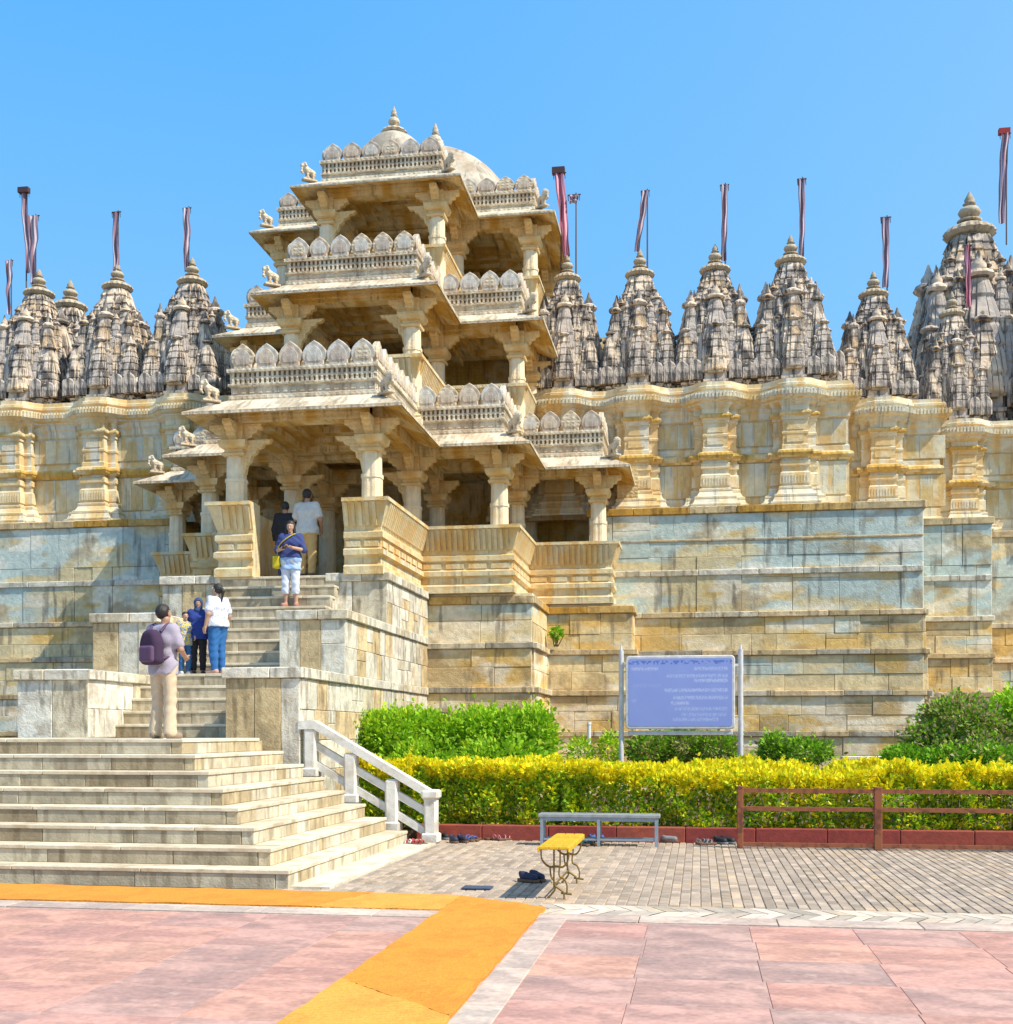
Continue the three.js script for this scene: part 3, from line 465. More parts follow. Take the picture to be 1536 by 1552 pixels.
// ---------------------------------------------------------------- temple walls with pilasters
const PB = 0.56;
function wallRun(label, x0, x1, D, yb, centres, seed, k = 0.92) {
  const t = thing('temple_wall', label, 'wall', [(x0 + x1) / 2, yb, -D]), y = (h) => yb + h * k;
  const z = -D;
  // recessed wall
  const rec = [[0.10, y(0)], [0.10, y(0.16)], [0.05, y(0.2)], [0.05, y(0.42)], [0.02, y(0.46)], [0.02, y(1.36)], [0.07, y(1.40)], [0.10, y(1.50)], [0.07, y(1.58)], [0.03, y(1.62)], [0.03, y(1.74)], [0, y(1.78)], [0, y(2.45)], [0.05, y(2.5)], [0.05, y(2.64)], [0.1, y(2.7)], [0.1, y(2.9)]];
  const base = [[x0, -D - 2.2], [x0, z], [x1, z], [x1, -D - 2.2]];
  part(t, 'recess_wall', mould(base, rec), M.wall);
  part(t, 'roll_band', mould(base, [[0.06, y(1.37)], [0.11, y(1.42)], [0.13, y(1.5)], [0.1, y(1.57)], [0.04, y(1.61)]]), M.gold);
  // upright joint slabs in the recesses
  const r = rng(seed), flat = [mat([0.92, 0.92, 0.88], { map: T.wall, bump: 0.014 }), mat([0.84, 0.88, 0.87], { map: T.wall, bump: 0.014 }), mat([0.95, 0.90, 0.78], { map: T.wall, bump: 0.014 })];
  for (let x = x0 + 0.02; x < x1 - 0.1; x += 0.31) { put(t, 'wall_slab', boxUV(chamfer(0.308, 0.62 * k, 0.05, 0.005), r() * 9, r() * 9), pick(r, flat), x + 0.155 - t.position.x, 2.11 * k, 0.012 + r() * 0.008); put(t, 'wall_slab', boxUV(chamfer(0.308, 0.86 * k, 0.05, 0.005), r() * 9, r() * 9), pick(r, flat), x + 0.155 - t.position.x, 0.91 * k, 0.03 + r() * 0.008); }
  // pilasters, flared at the foot
  const prof = [[0.36, y(0)], [0.36, y(0.05)], [0.33, y(0.06)], [0.29, y(0.15)], [0.30, y(0.16)], [0.30, y(0.2)], [0.25, y(0.22)], [0.20, y(0.34)], [0.21, y(0.35)], [0.21, y(0.4)], [0.15, y(0.43)], [0.09, y(0.55)], [0.10, y(0.57)], [0.10, y(0.62)], [0.04, y(0.65)], [0.04, y(0.68)], [0.07, y(0.70)], [0.06, y(0.98)], [0.02, y(1.02)], [0.02, y(1.14)], [0.06, y(1.17)], [0.06, y(1.28)], [0.02, y(1.32)],
    [0.02, y(1.38)], [0.07, y(1.40)], [0.10, y(1.46)], [0.10, y(1.52)], [0.07, y(1.58)], [0.02, y(1.60)], [0.02, y(1.7)], [0.0, y(1.74)], [0.0, y(1.98)], [0.02, y(2.0)], [0.02, y(2.05)], [0.0, y(2.07)], [0.0, y(2.34)], [0.03, y(2.36)], [0.03, y(2.44)], [0.07, y(2.48)], [0.07, y(2.56)], [0.03, y(2.6)], [0.03, y(2.72)], [0.1, y(2.8)], [0.1, y(2.95)]];
  for (const cx of centres) {
    const path = [[cx - 0.5, z - 0.1], [cx - 0.5, z + 0.20], [cx - 0.29, z + 0.20], [cx - 0.29, z + 0.42], [cx + 0.29, z + 0.42], [cx + 0.29, z + 0.20], [cx + 0.5, z + 0.20], [cx + 0.5, z - 0.1]];
    const p = part(t, 'pilaster', mould(path, prof), M.wall);
    part(p, 'roll_band', mould(path, [[0.07, y(1.38)], [0.11, y(1.42)], [0.135, y(1.49)], [0.11, y(1.56)], [0.06, y(1.585)]]), M.gold); part(p, 'capital_band', mould(path, [[0.03, y(2.455)], [0.085, y(2.475)], [0.095, y(2.52)], [0.085, y(2.565)], [0.03, y(2.595)]]), M.gold);
    const fl = new G(); for (let k = 0; k < 9; k++) { const x = cx - 0.28 + k * 0.07; fl.box(x - 0.02, x + 0.02, y(0.71), y(0.92), z + 0.47, z + 0.50); } stuff(part(p, 'fluted_band', fl, M.wall));
    part(p, 'relief_panel', new G().box(cx - 0.2, cx + 0.2, y(1.78), y(1.95), z + 0.41, z + 0.445).box(cx - 0.2, cx + 0.2, y(2.1), y(2.3), z + 0.41, z + 0.44), M.wall);
  }
  // wavy cornice
  const cp = [[x0 - 0.02, -D - 2.2], [x0 - 0.02, z]];
  for (const cx of centres) cp.push([cx - 0.74, z], [cx - 0.52, z + 0.17], [cx - 0.34, z + 0.36], [cx - 0.2, z + 0.42], [cx + 0.2, z + 0.42], [cx + 0.34, z + 0.36], [cx + 0.52, z + 0.17], [cx + 0.74, z]);
  cp.push([x1 + 0.02, z], [x1 + 0.02, -D - 2.2]);
  const path = cp.filter((p, i) => i === 0 || i === cp.length - 1 || (p[0] >= x0 - 0.03 && p[0] <= x1 + 0.03));
  part(t, 'cornice', mould(path, [[0.02, y(2.76)], [0.12, y(2.82)], [0.13, y(2.86)], [0.22, y(2.90)], [0.27, y(2.97)], [0.27, y(3.03)], [0.23, y(3.09)], [0.12, y(3.12)], [0.10, y(3.13)], [0.10, y(3.2)], [0.14, y(3.22)], [0.14, y(3.28)], [0.05, y(3.32)], [0.05, y(3.42)], [-0.7, y(3.42)]]), M.wall);
  // little beads on the roll of the cornice
  const beads = new G(), off = offsets(path, false); for (let i = 0; i < path.length - 1; i++) { const a = path[i].map((q, k) => q + off[i][k] * 0.26), b = path[i + 1].map((q, k) => q + off[i + 1][k] * 0.26), L = Math.hypot(b[0] - a[0], b[1] - a[1]); if (L > 2 && i !== 0 && Math.abs(b[0] - a[0]) < 0.1) continue; for (let s = 0.03; s < L; s += 0.085) { const x = lerp(a[0], b[0], s / L), zz = lerp(a[1], b[1], s / L); beads.box(x - 0.025, x + 0.025, y(2.95), y(3.10), zz - 0.03, zz + 0.035); } }
  stuff(part(t, 'bead_row', beads, M.wall));
  return t;
}
wallRun('golden temple wall with three flared pilasters below the four matching spires', -5.2, 3.55, 29.8, 6.9, [-3.39, -1.51, 0.39, 2.27], 31, 0.93);
wallRun('narrow temple wall with one pilaster, set back beside the three pilaster wall', 3.3, 5.95, 31.5, 6.85, [4.55], 32, 0.92);
wallRun('temple wall with one slim pilaster under the largest spire', 5.9, 13, 33.2, 6.82, [6.85, 9.2, 11.3], 33, 0.87);
wallRun('golden temple wall above the blue grey plinth with pilasters', -22, -10.4, 29.8, 7.0, [-18.15, -15.75, -13.4], 34, 1.0);

// ---------------------------------------------------------------- spires
function ratha(k = 1) { // stepped square plan, half width about 1
  const q = [[-0.80, 0.80], [-0.66, 0.80], [-0.64, 0.76], [-0.60, 0.90], [-0.34, 0.90], [-0.32, 0.84], [-0.28, 1.0], [0.28, 1.0], [0.32, 0.84], [0.34, 0.90], [0.60, 0.90], [0.64, 0.76], [0.66, 0.80]], out = [];
  for (let s = 0; s < 4; s++) { const c = Math.round(Math.cos(s * Math.PI / 2)), n = Math.round(Math.sin(s * Math.PI / 2)); for (const [x, z] of q) out.push([x * c + z * n, -x * n + z * c]); }
  return out;
}
function towerGeo(w, h, top, courses, bulge = 2.1, groove = 0.93, seed = 1) {
  const plan = ratha(), n = plan.length, rings = [], g = new G(), r = rng(seed), cuts = [0]; for (let k = 0; k < courses; k++) cuts.push(cuts[k] + 0.6 + 0.9 * r()); const tot = cuts[courses];
  const sc = (v) => w * (top + (1 - top) * (1 - Math.pow(v, bulge))), ones = plan.map(() => 1);
  for (let k = 0; k < courses; k++) { const a = cuts[k] / tot, b = cuts[k + 1] / tot, d = 0.14 * (b - a), f = []; let v = 1; plan.forEach((q, i) => { if (i % 13 === 0 || i % 13 === 3 || i % 13 === 6 || i % 13 === 8 || i % 13 === 11) v = 0.98 + 0.045 * r(); f.push(v); }); rings.push([a * h, sc(a) * groove, ones], [(a + d) * h, sc(a), f], [(b - d * 1.2) * h, sc(b) * 1.005, f], [(b - d * 0.2) * h, sc(b) * groove, ones]); }
  rings.push([h, sc(1) * 0.6, ones]);
  for (let k = 0; k < rings.length - 1; k++) for (let i = 0; i < n; i++) { const j = (i + 1) % n, a = plan[i], b = plan[j], [y0, s0, f0] = rings[k], [y1, s1, f1] = rings[k + 1], P = (q, m, e, y) => [q[0] * m * e, y, q[1] * m * e]; g.quad(P(a, s0, f0[i], y0), P(b, s0, f0[j], y0), P(b, s1, f1[j], y1), P(a, s1, f1[i], y1)); }
  return g.build();
}
function amalakaGeo(r, h, ribs = 18) { // ribbed stone disc, domed above
  const g = new G(), N = ribs * 4, prof = [[0.55, -0.35], [0.86, -0.25], [1.0, 0], [0.9, 0.28], [0.72, 0.42], [0.5, 0.62], [0.26, 0.78], [0.2, 0.95]];
  const P = (j, i) => { const a = i / N * 2 * Math.PI, k = j < 5 ? 1 - 0.07 * (0.5 + 0.5 * Math.cos(ribs * a)) : 1; return [Math.sin(a) * prof[j][0] * r * k, prof[j][1] * h, Math.cos(a) * prof[j][0] * r * k]; };
  for (let j = 0; j < prof.length - 1; j++) for (let i = 0; i < N; i++) g.quad(P(j, i), P(j, i + 1), P(j + 1, i + 1), P(j + 1, i));
  return g.build();
}
const finialGeo = lathe([[0.0, 0], [0.17, 0.0], [0.2, 0.05], [0.12, 0.09], [0.09, 0.12], [0.16, 0.18], [0.185, 0.25], [0.15, 0.33], [0.075, 0.38], [0.07, 0.41], [0.11, 0.44], [0.07, 0.48], [0.085, 0.54], [0.05, 0.63], [0.012, 0.73], [0, 0.74]], 14);
const mainTowers = [1, 2, 3].map((q) => boxUV(towerGeo(0.80, 3.05, 0.36, 14, 1.7, 0.96, q), q * 0.7, q * 1.3)), turretGeos = [1, 2, 3, 4, 5].map((q) => boxUV(joined([towerGeo(0.2, 1.0, 0.34, 4 + q % 3, 1.7, 0.92, q + 9), amalakaGeo(0.11, 0.09, 10).translate(0, 1.03, 0), lathe([[0.05, 1.08], [0.055, 1.12], [0.03, 1.16], [0.008, 1.24], [0, 1.245]], 8)]), q * 0.37, q * 0.61));
const amGeo = amalakaGeo(0.37, 0.25), neckGeo = lathe([[0.28, 0], [0.30, 0.04], [0.25, 0.08], [0.23, 0.2]], 20);
const baseGeo = (() => { const g = new G(), plan = ratha(), ring = [[0, 1.12], [0.1, 1.12], [0.12, 1.06], [0.2, 1.06], [0.22, 1.1], [0.28, 1.1], [0.3, 1.0], [0.62, 0.98], [0.64, 1.04], [0.70, 1.04], [0.72, 0.94], [0.8, 0.6]]; for (let k = 0; k < ring.length - 1; k++) for (let i = 0; i < plan.length; i++) { const a = plan[i], b = plan[(i + 1) % plan.length], [y0, s0] = ring[k], [y1, s1] = ring[k + 1], w = 0.88; g.quad([a[0] * s0 * w, y0, a[1] * s0 * w], [b[0] * s0 * w, y0, b[1] * s0 * w], [b[0] * s1 * w, y1, b[1] * s1 * w], [a[0] * s1 * w, y1, a[1] * s1 * w]); } return g.build(); })();
const nicheGeo = new G().box(-0.17, -0.11, 0, 0.34, 0, 0.14).box(0.11, 0.17, 0, 0.34, 0, 0.14).box(-0.2, 0.2, 0.34, 0.4, 0, 0.16).box(-0.2, 0.2, -0.06, 0, 0, 0.16).box(-0.14, 0.14, 0.4, 0.47, 0, 0.13).box(-0.08, 0.08, 0.47, 0.55, 0, 0.1).box(-0.11, 0.11, 0, 0.34, -0.02, 0.02).box(-0.05, 0.05, 0.02, 0.26, 0.02, 0.08).build();
const slabGeo = extrude((() => { const s = new THREE.Shape(); s.moveTo(-0.13, 0); s.lineTo(0.13, 0); s.lineTo(0.13, 0.34); s.quadraticCurveTo(0.12, 0.47, 0, 0.5); s.quadraticCurveTo(-0.12, 0.47, -0.13, 0.34); return s; })(), 0.12, 0.015, 4);
function makeSpire(seed) {
  const t = new THREE.Group(), r = rng(seed), pm = () => M.spire;
  put(t, 'base', baseGeo, M.spire, 0, 0, 0); put(t, 'tower', mainTowers[seed % 3], M.spire, 0, 0.45, 0); put(t, 'neck', neckGeo, M.crown, 0, 3.42, 0);
  const a = put(t, 'amalaka', amGeo, M.crown, 0, 3.60, 0); put(a, 'finial', finialGeo, M.crown, 0, 0.2, 0, 0, [0.86, 0.74, 0.86]);
  for (let q = 0; q < 4; q++) { const c = Math.cos(q * Math.PI / 2), s = Math.sin(q * Math.PI / 2), P = (x, y, z, sx, sy) => { const k = 0.94 + 0.12 * r(); put(t, 'turret', pick(r, turretGeos), pm(), x * c + z * s, y, -x * s + z * c, q * Math.PI / 2, [sx * k, sy * (0.94 + 0.14 * r()), sx * k]); };
    P(0, 0.5, 0.56, 1.95, 2.05); P(0, 0.5, 0.76, 1.45, 1.25); P(0.34, 0.55, 0.64, 0.95, 1.3); P(-0.34, 0.55, 0.64, 0.95, 1.3); P(0.66, 0.55, 0.66, 1.25, 1.1); P(0.54, 0.6, 0.54, 1.3, 1.7); P(0.42, 1.6, 0.42, 1.15, 1.05); P(0.2, 1.1, 0.70, 0.6, 0.8); P(-0.2, 1.1, 0.70, 0.6, 0.8); P(0.50, 1.0, 0.62, 0.55, 0.8); P(-0.50, 1.0, 0.62, 0.55, 0.8); P(0.28, 1.6, 0.60, 0.75, 0.9); P(-0.28, 1.6, 0.60, 0.75, 0.9); P(0.17, 0.5, 0.80, 0.5, 0.95); P(-0.17, 0.5, 0.80, 0.5, 0.95); P(0.48, 0.5, 0.74, 0.55, 0.8); P(-0.48, 0.5, 0.74, 0.55, 0.8); P(0.33, 2.25, 0.33, 0.8, 0.7); P(0.14, 2.0, 0.48, 0.5, 0.8); P(-0.14, 2.0, 0.48, 0.5, 0.8);
    if (q !== 2) put(t, 'niche', nicheGeo, M.crown, s * 0.86, 0.5, c * 0.86, q * Math.PI / 2, 0.85);
    for (const x of [-0.74, -0.44, 0.44, 0.74]) put(t, 'niche_slab', slabGeo, pm(), x * c + 0.84 * s, 0.32, -x * s + 0.84 * c, q * Math.PI / 2, [1, 0.75 + 0.3 * r(), 1]);
  }
  return t;
}
const spires0 = [1, 2, 3, 4].map(makeSpire); let spireCount = 0;
function spire(label, x, y, D, sx = 1, sy = 1, group, turn = 0) { const o = spires0[spireCount++ % 4].clone(); o.name = numbered('shrine_spire'); o.position.set(x, y, -D); o.scale.set(sx, sy, sx); o.rotation.y = turn; tag(o, label, 'spire', group); scene.add(o); return o; }
const YS = 6.9 + 3.40 * 0.93, YL = 7.0 + 3.40;
spire('carved stone spire right beside the porch eaves, under the red cloth flag', -3.39, YS, 31.0, 1.0, 0.92);
spire('carved stone spire whose flag cloth leans away from its pole', -1.51, YS, 31.0, 1.06, 0.92);
spire('carved stone spire between the leaning flag and the corner spire of the wall', 0.40, YS, 31.0, 1.1, 0.92);
spire('carved stone spire above the end pilaster of the three pilaster wall', 2.28, YS, 31.0, 1.1, 0.945);
spire('carved stone spire over the narrow set back wall beside the largest spire', 4.55, YS - 0.08, 32.8, 1.08, 0.88);
spire('small carved spire standing in front of the largest spire', 6.85, YS - 0.25, 34.4, 0.95, 0.9);
spire('largest carved stone spire with a broad ribbed crown and tall flag', 7.78, YS, 36.6, 2.05, 1.68);
spire('carved stone spire partly hidden beyond the largest spire', 9.6, YS, 34.6, 1.1, 1.1);
spire('carved stone spire above the shaded wall, nearest to the porch', -13.75, YL, 31.1, 1.18, 0.98);
spire('carved stone spire above the shaded wall, second from the porch', -15.95, YL, 31.1, 1.18, 0.98);
spire('carved stone spire above the shaded wall with two overlapping flags', -18.3, YL, 31.1, 1.2, 0.97);
spire('carved stone spire with a pale ribbed crown behind the shaded wall spires', -18.75, YL, 33.6, 1.4, 1.12);
// parapet block between the spires
for (const [x0, x1, y, D, label] of [[-5.2, 3.55, YS, 31.5, 'dark weathered parapet with upright slabs between the four matching spires'], [-22, -10.4, YL, 31.6, 'dark weathered parapet with upright slabs behind the shaded wall spires']]) {
  const t = thing('roof_parapet', label, 'parapet', [(x0 + x1) / 2, y, -D]); part(t, 'wall', new G().box(x0, x1, y - 0.5, y + 0.62, -D - 0.4, -D + 0.4).box(x0, x1, y + 0.62, y + 1.05, -D - 0.4, -D + 0.12), M.spire);
  for (let x = x0 + 0.2, i = 0; x < x1 - 0.1; x += 0.3, i++) { put(t, 'parapet_slab', slabGeo, M.spire, x - t.position.x, 0.05, 0.44, 0, [1, 1.15, 1]); put(t, 'parapet_slab', slabGeo, M.spire, x - t.position.x + 0.1, 0.56, 0.16, 0, [1, 1.3, 1]); }
}
{ // pale roof block seen between two spires
  const t = thing('roof_block', 'pale stepped roof block seen between two spires beside the porch', 'roof', [-2.45, 10, -36]); part(t, 'block', new G().box(-3.4, -2.0, 9.5, 13.1, -37, -36).box(-3.2, -2.2, 13.1, 13.35, -36.9, -36.1).box(-2.95, -2.45, 13.35, 13.55, -36.8, -36.2), M.wall);
}
// ---------------------------------------------------------------- flags
const flagTex = (() => { const t = tex(128, 1, (u, v) => { const k = (u * 4) % 1, red = [0.27, 0.15, 0.19], w = [0.52, 0.47, 0.54], p = [0.22, 0.18, 0.28]; const base = k < 0.30 ? red : k < 0.62 ? w : k < 0.8 ? p : red; return mul3(base, 0.75 + 0.4 * fbm(u, v, 16, 8, 3, 71)); }); t.repeat.set(1, 1); return t; })();
const flagCloth = new THREE.MeshStandardMaterial({ map: flagTex, roughness: 0.95, side: THREE.DoubleSide }), redCloth = new THREE.MeshStandardMaterial({ map: flagTex, color: new THREE.Color().setRGB(1.5, 0.8, 0.85), roughness: 0.95, side: THREE.DoubleSide });
const poleM = mat([0.10, 0.08, 0.08], { rough: 0.6, metal: 0.3 });
function clothGeo(w, h, lean, seed, taper = 0.75) { // hanging strip with folds; thin but with two sides
  const r = rng(seed), nx = 12, ny = 24, f = [], ph = r() * 6; const P = (i, j, s) => { const u = i / nx, v = j / ny, ww = w * lerp(1, taper, v); const x = (u - 0.5) * ww + lean * v + 0.012 * Math.sin(v * 5 + ph) + 0.006 * Math.sin(v * 19 + u * 2), y = -h * v, z = 0.035 * Math.sin(u * 9 + v * 5 + ph) + 0.03 * Math.sin(v * 11 + ph) + s * 0.004; return [x, y, z]; };
  const pos = [], uv = []; const q = (a, b, c, d, ua, ub, uc, ud) => { pos.push(...a, ...b, ...c, ...a, ...c, ...d); uv.push(...ua, ...ub, ...uc, ...ua, ...uc, ...ud); };
  for (const s of [1, -1]) for (let i = 0; i < nx; i++) for (let j = 0; j < ny; j++) { const U = (a, b) => [a / nx / 2, b / ny]; if (s > 0) q(P(i, j + 1, s), P(i + 1, j + 1, s), P(i + 1, j, s), P(i, j, s), U(i, j + 1), U(i + 1, j + 1), U(i + 1, j), U(i, j)); else q(P(i, j, s), P(i + 1, j, s), P(i + 1, j + 1, s), P(i, j + 1, s), U(i, j), U(i + 1, j), U(i + 1, j + 1), U(i, j + 1)); }
  const g = new THREE.BufferGeometry(); g.setAttribute('position', new THREE.BufferAttribute(new Float32Array(pos), 3)); g.setAttribute('uv', new THREE.BufferAttribute(new Float32Array(uv), 2)); g.computeVertexNormals(); return g;
}
function flag(label, px, pyTop, pyBot, D, { poleDx = 0.05, lean = 0, w = 0.2,  tilt = 0, cloth = flagCloth, len = 0.96, box = false, foot = 0.5 } = {}) {
  const x = xAt(px, D), yt = yAt(px, pyTop, D), yb = yAt(px, pyBot, D), h = yt - yb, t = thing('temple_flag', label, 'flag', [x, yb - foot, -D], 'flags above the spires');
  const H = h + foot; w *= 0.82;
  mesh('pole', rod([poleDx - tilt, 0, 0], [poleDx, H + 0.06, 0], 0.022, 0.016), poleM, t);
  mesh('crossbar', rod([-w * 0.62, H, 0.03], [w * 0.75, H, 0.03], 0.018), poleM, t);
  if (box) mesh('cap_box', new G().box(-w * 0.75, w * 0.6, H - 0.02, H + 0.14, -0.06, 0.1), box === 'red' ? mat([0.30, 0.03, 0.03]) : mat([0.06, 0.03, 0.035]), t);
  for (const s of [-1, 1]) mesh('tassel', rod([s * w * 0.6, H, 0.03], [s * w * 0.6 + 0.01, H - 0.16, 0.03], 0.014, 0.008), poleM, t);
  const c = mesh('cloth', clothGeo(w, h * len, lean, Math.round(px)), cloth, t); c.position.set(0, H - 0.01, 0.05); return t;
}
flag('flag of leaning striped cloth on the spire next to the red cloth flag', 978, 290, 384, 31.0, { lean: -0.2, poleDx: 0.06 });
flag('striped flag hanging straight on the spire of the middle pilaster', 1098, 281, 400, 31.0, { poleDx: 0.03 });
flag('striped flag hanging straight on the corner spire above the end pilaster', 1215, 272, 394, 31.0, { poleDx: 0.03 });
flag('purplish striped flag on the spire over the narrow set back wall', 1342, 330, 440, 32.8, { w: 0.24 });
flag('tall flag with a dark red box on top, on the largest spire', 1523, 203, 345, 36.6, { w: 0.28, box: 'red', lean: -0.1 });
flag('faded pink cloth flag hanging down the face of the largest spire', 1467, 372, 470, 34.9, { w: 0.2, cloth: redCloth });
flag('red and white cloth flag with a dark box on top beside the porch', 848, 263, 395, 31.0, { w: 0.3, box: true, lean: 0.2, cloth: redCloth });
flag('dark bare flagpole with a crossarm beside the red and white cloth flag', 870, 296, 396, 31.0, { w: 0.3, poleDx: 0.06, len: 0.12 });
flag('flag with a dark cap on the tallest pole above the shaded wall', 38, 292, 420, 33.4, { w: 0.3, box: true, lean: 0.2 });
flag('pale wide flag overlapping the tallest pole above the shaded wall', 52, 328, 436, 31.1, { w: 0.3 });
flag('striped flag on the second spire from the porch above the shaded wall', 177, 322, 430, 31.1, { w: 0.24 });
flag('striped flag on the spire nearest the porch above the shaded wall', 284, 316, 416, 31.1, { w: 0.22 });
flag('low striped flag beyond the end spire of the shaded wall', 15, 396, 480, 31.1, { w: 0.2, foot: 1.4 });
// ---------------------------------------------------------------- the three-storey entrance porch
const DA = 22.15, DB = 25.4, DC = 27.9, DE = 30.2, hA = 1.36, hB = 3.28, hC = 5.2;
const porch = thing('temple_porch', 'three storey carved stone porch with columns, wide eaves and domes above the staircase', 'porch', [CX, 0, -24]);
const wx = (x) => CX + x;
const outline = (half) => { const R = half.map(([x, D]) => [wx(x), -D]), L = half.map(([x, D]) => [wx(-x), -D]).reverse(); return [...L, ...R]; };
const O1 = [[hA, DA], [hA, DB], [hB, DB], [hB, DC], [hC, DC], [hC, DE]], O2 = [[hA, DB], [hA, DC], [hB, DC], [hB, DE + 1.6]], O3 = [[hA, DC], [hA, DE], [hB, DE], [hB, 34]];

// column: base, fluted shaft, capital, four bracket arms (built once for each storey)
function columnParts(h) {
  const g = new G(), ring = (r) => { const o = []; for (let i = 0; i < 24; i++) { const a = i / 24 * 2 * Math.PI, k = i % 3 === 0 ? 0.93 : 1; const sq = Math.min(1 / Math.abs(Math.cos(a)), 1 / Math.abs(Math.sin(a)), 1.2); o.push([Math.sin(a) * r * k * lerp(1, sq, 0.55), Math.cos(a) * r * k * lerp(1, sq, 0.55)]); } return o; };
  const lv = [[0, 0.2], [h - 1.12, 0.19], [h - 1.12, 0.205], [h - 1.05, 0.205], [h - 1.05, 0.18], [h - 0.62, 0.175]];
  for (let k = 0; k < lv.length - 1; k++) { const a = ring(lv[k][1]), b = ring(lv[k + 1][1]); for (let i = 0; i < 24; i++) { const j = (i + 1) % 24; g.quad([a[i][0], lv[k][0], a[i][1]], [a[j][0], lv[k][0], a[j][1]], [b[j][0], lv[k + 1][0], b[j][1]], [b[i][0], lv[k + 1][0], b[i][1]]); } }
  const sq = (w) => [[-w, -w], [-w, w], [w, w], [w, -w]];
  const cap = mould(sq(0.16), [[0, h - 0.63], [0.05, h - 0.62], [0.06, h - 0.57], [0.02, h - 0.54], [0.02, h - 0.5], [0.09, h - 0.46], [0.12, h - 0.38], [0.12, h - 0.33], [0.03, h - 0.31], [0.03, h]], { closed: true });
  const arm = extrude([[0.12, 0], [0.52, 0], [0.52, -0.07], [0.44, -0.09], [0.42, -0.15], [0.34, -0.17], [0.32, -0.24], [0.24, -0.26], [0.21, -0.32], [0.12, -0.34]], 0.15, 0.012);
  arm.translate(0, h, 0);
  const strut = extrude([[0.14, -0.02], [0.92, 0.0], [0.86, -0.08], [0.72, -0.10], [0.68, -0.19], [0.56, -0.22], [0.52, -0.34], [0.40, -0.40], [0.37, -0.56], [0.28, -0.64], [0.24, -0.86], [0.19, -0.98], [0.15, -0.8]], 0.12, 0.012);
  strut.scale(0.78, 0.74, 1); strut.translate(0, h - 0.3, 0);
  return { shaft: g.build(), cap: cap.build(), arm, strut, base: mould(sq(0.2), [[0.06, 0], [0.06, 0.12], [0.02, 0.16], [0.04, 0.2], [0.0, 0.24]], { closed: true }).build() };
}
function column(k, x, D, y, struts = []) {
  const c = new THREE.Group(); c.name = 'column'; c.position.set(wx(x) - porch.position.x, y, -D - porch.position.z); porch.add(c);
  mesh('shaft', k.shaft, M.marble, c); mesh('base', k.base, M.marble, c); mesh('capital', k.cap, M.cap, c);
  for (let q = 0; q < 4; q++) put(c, 'bracket', k.arm, M.cap, 0, 0, 0, q * Math.PI / 2);
  for (const a of struts) put(c, 'strut', k.strut, M.cap, 0, 0, 0, a);
}
// sloping eave slab; the lip and the upper face are pale, the soffit golden
function eave(path, yEdge, out, rise) {
  part(porch, 'eave_soffit', mould(path, [[-0.2, yEdge + rise - 0.02], [0.02, yEdge + rise - 0.02], [0.06, yEdge + rise - 0.06], [0.16, yEdge + rise - 0.08], [out * 0.55, yEdge + rise * 0.36], [out - 0.03, yEdge], [out - 0.03, yEdge + 0.02]]), M.gold);
  part(porch, 'eave_top', mould(path, [[out - 0.03, yEdge + 0.02], [out, yEdge + 0.005], [out + 0.005, yEdge + 0.06], [out - 0.05, yEdge + 0.085], [0.13, yEdge + rise + 0.12], [-0.2, yEdge + rise + 0.16]]), M.white);
}
const merlonGeo = extrude((() => { const s = new THREE.Shape(); s.moveTo(-0.17, 0); s.lineTo(0.17, 0); s.lineTo(0.17, 0.1); s.bezierCurveTo(0.26, 0.2, 0.24, 0.36, 0, 0.5); s.bezierCurveTo(-0.24, 0.36, -0.26, 0.2, -0.17, 0.1); return s; })(), 0.09, 0.018, 8);
const merlonRim = extrude((() => { const s = new THREE.Shape(); s.moveTo(-0.12, 0.1); s.lineTo(0.12, 0.1); s.bezierCurveTo(0.18, 0.2, 0.16, 0.32, 0, 0.41); s.bezierCurveTo(-0.16, 0.32, -0.18, 0.2, -0.12, 0.1); return s; })(), 0.02, 0.006, 6);
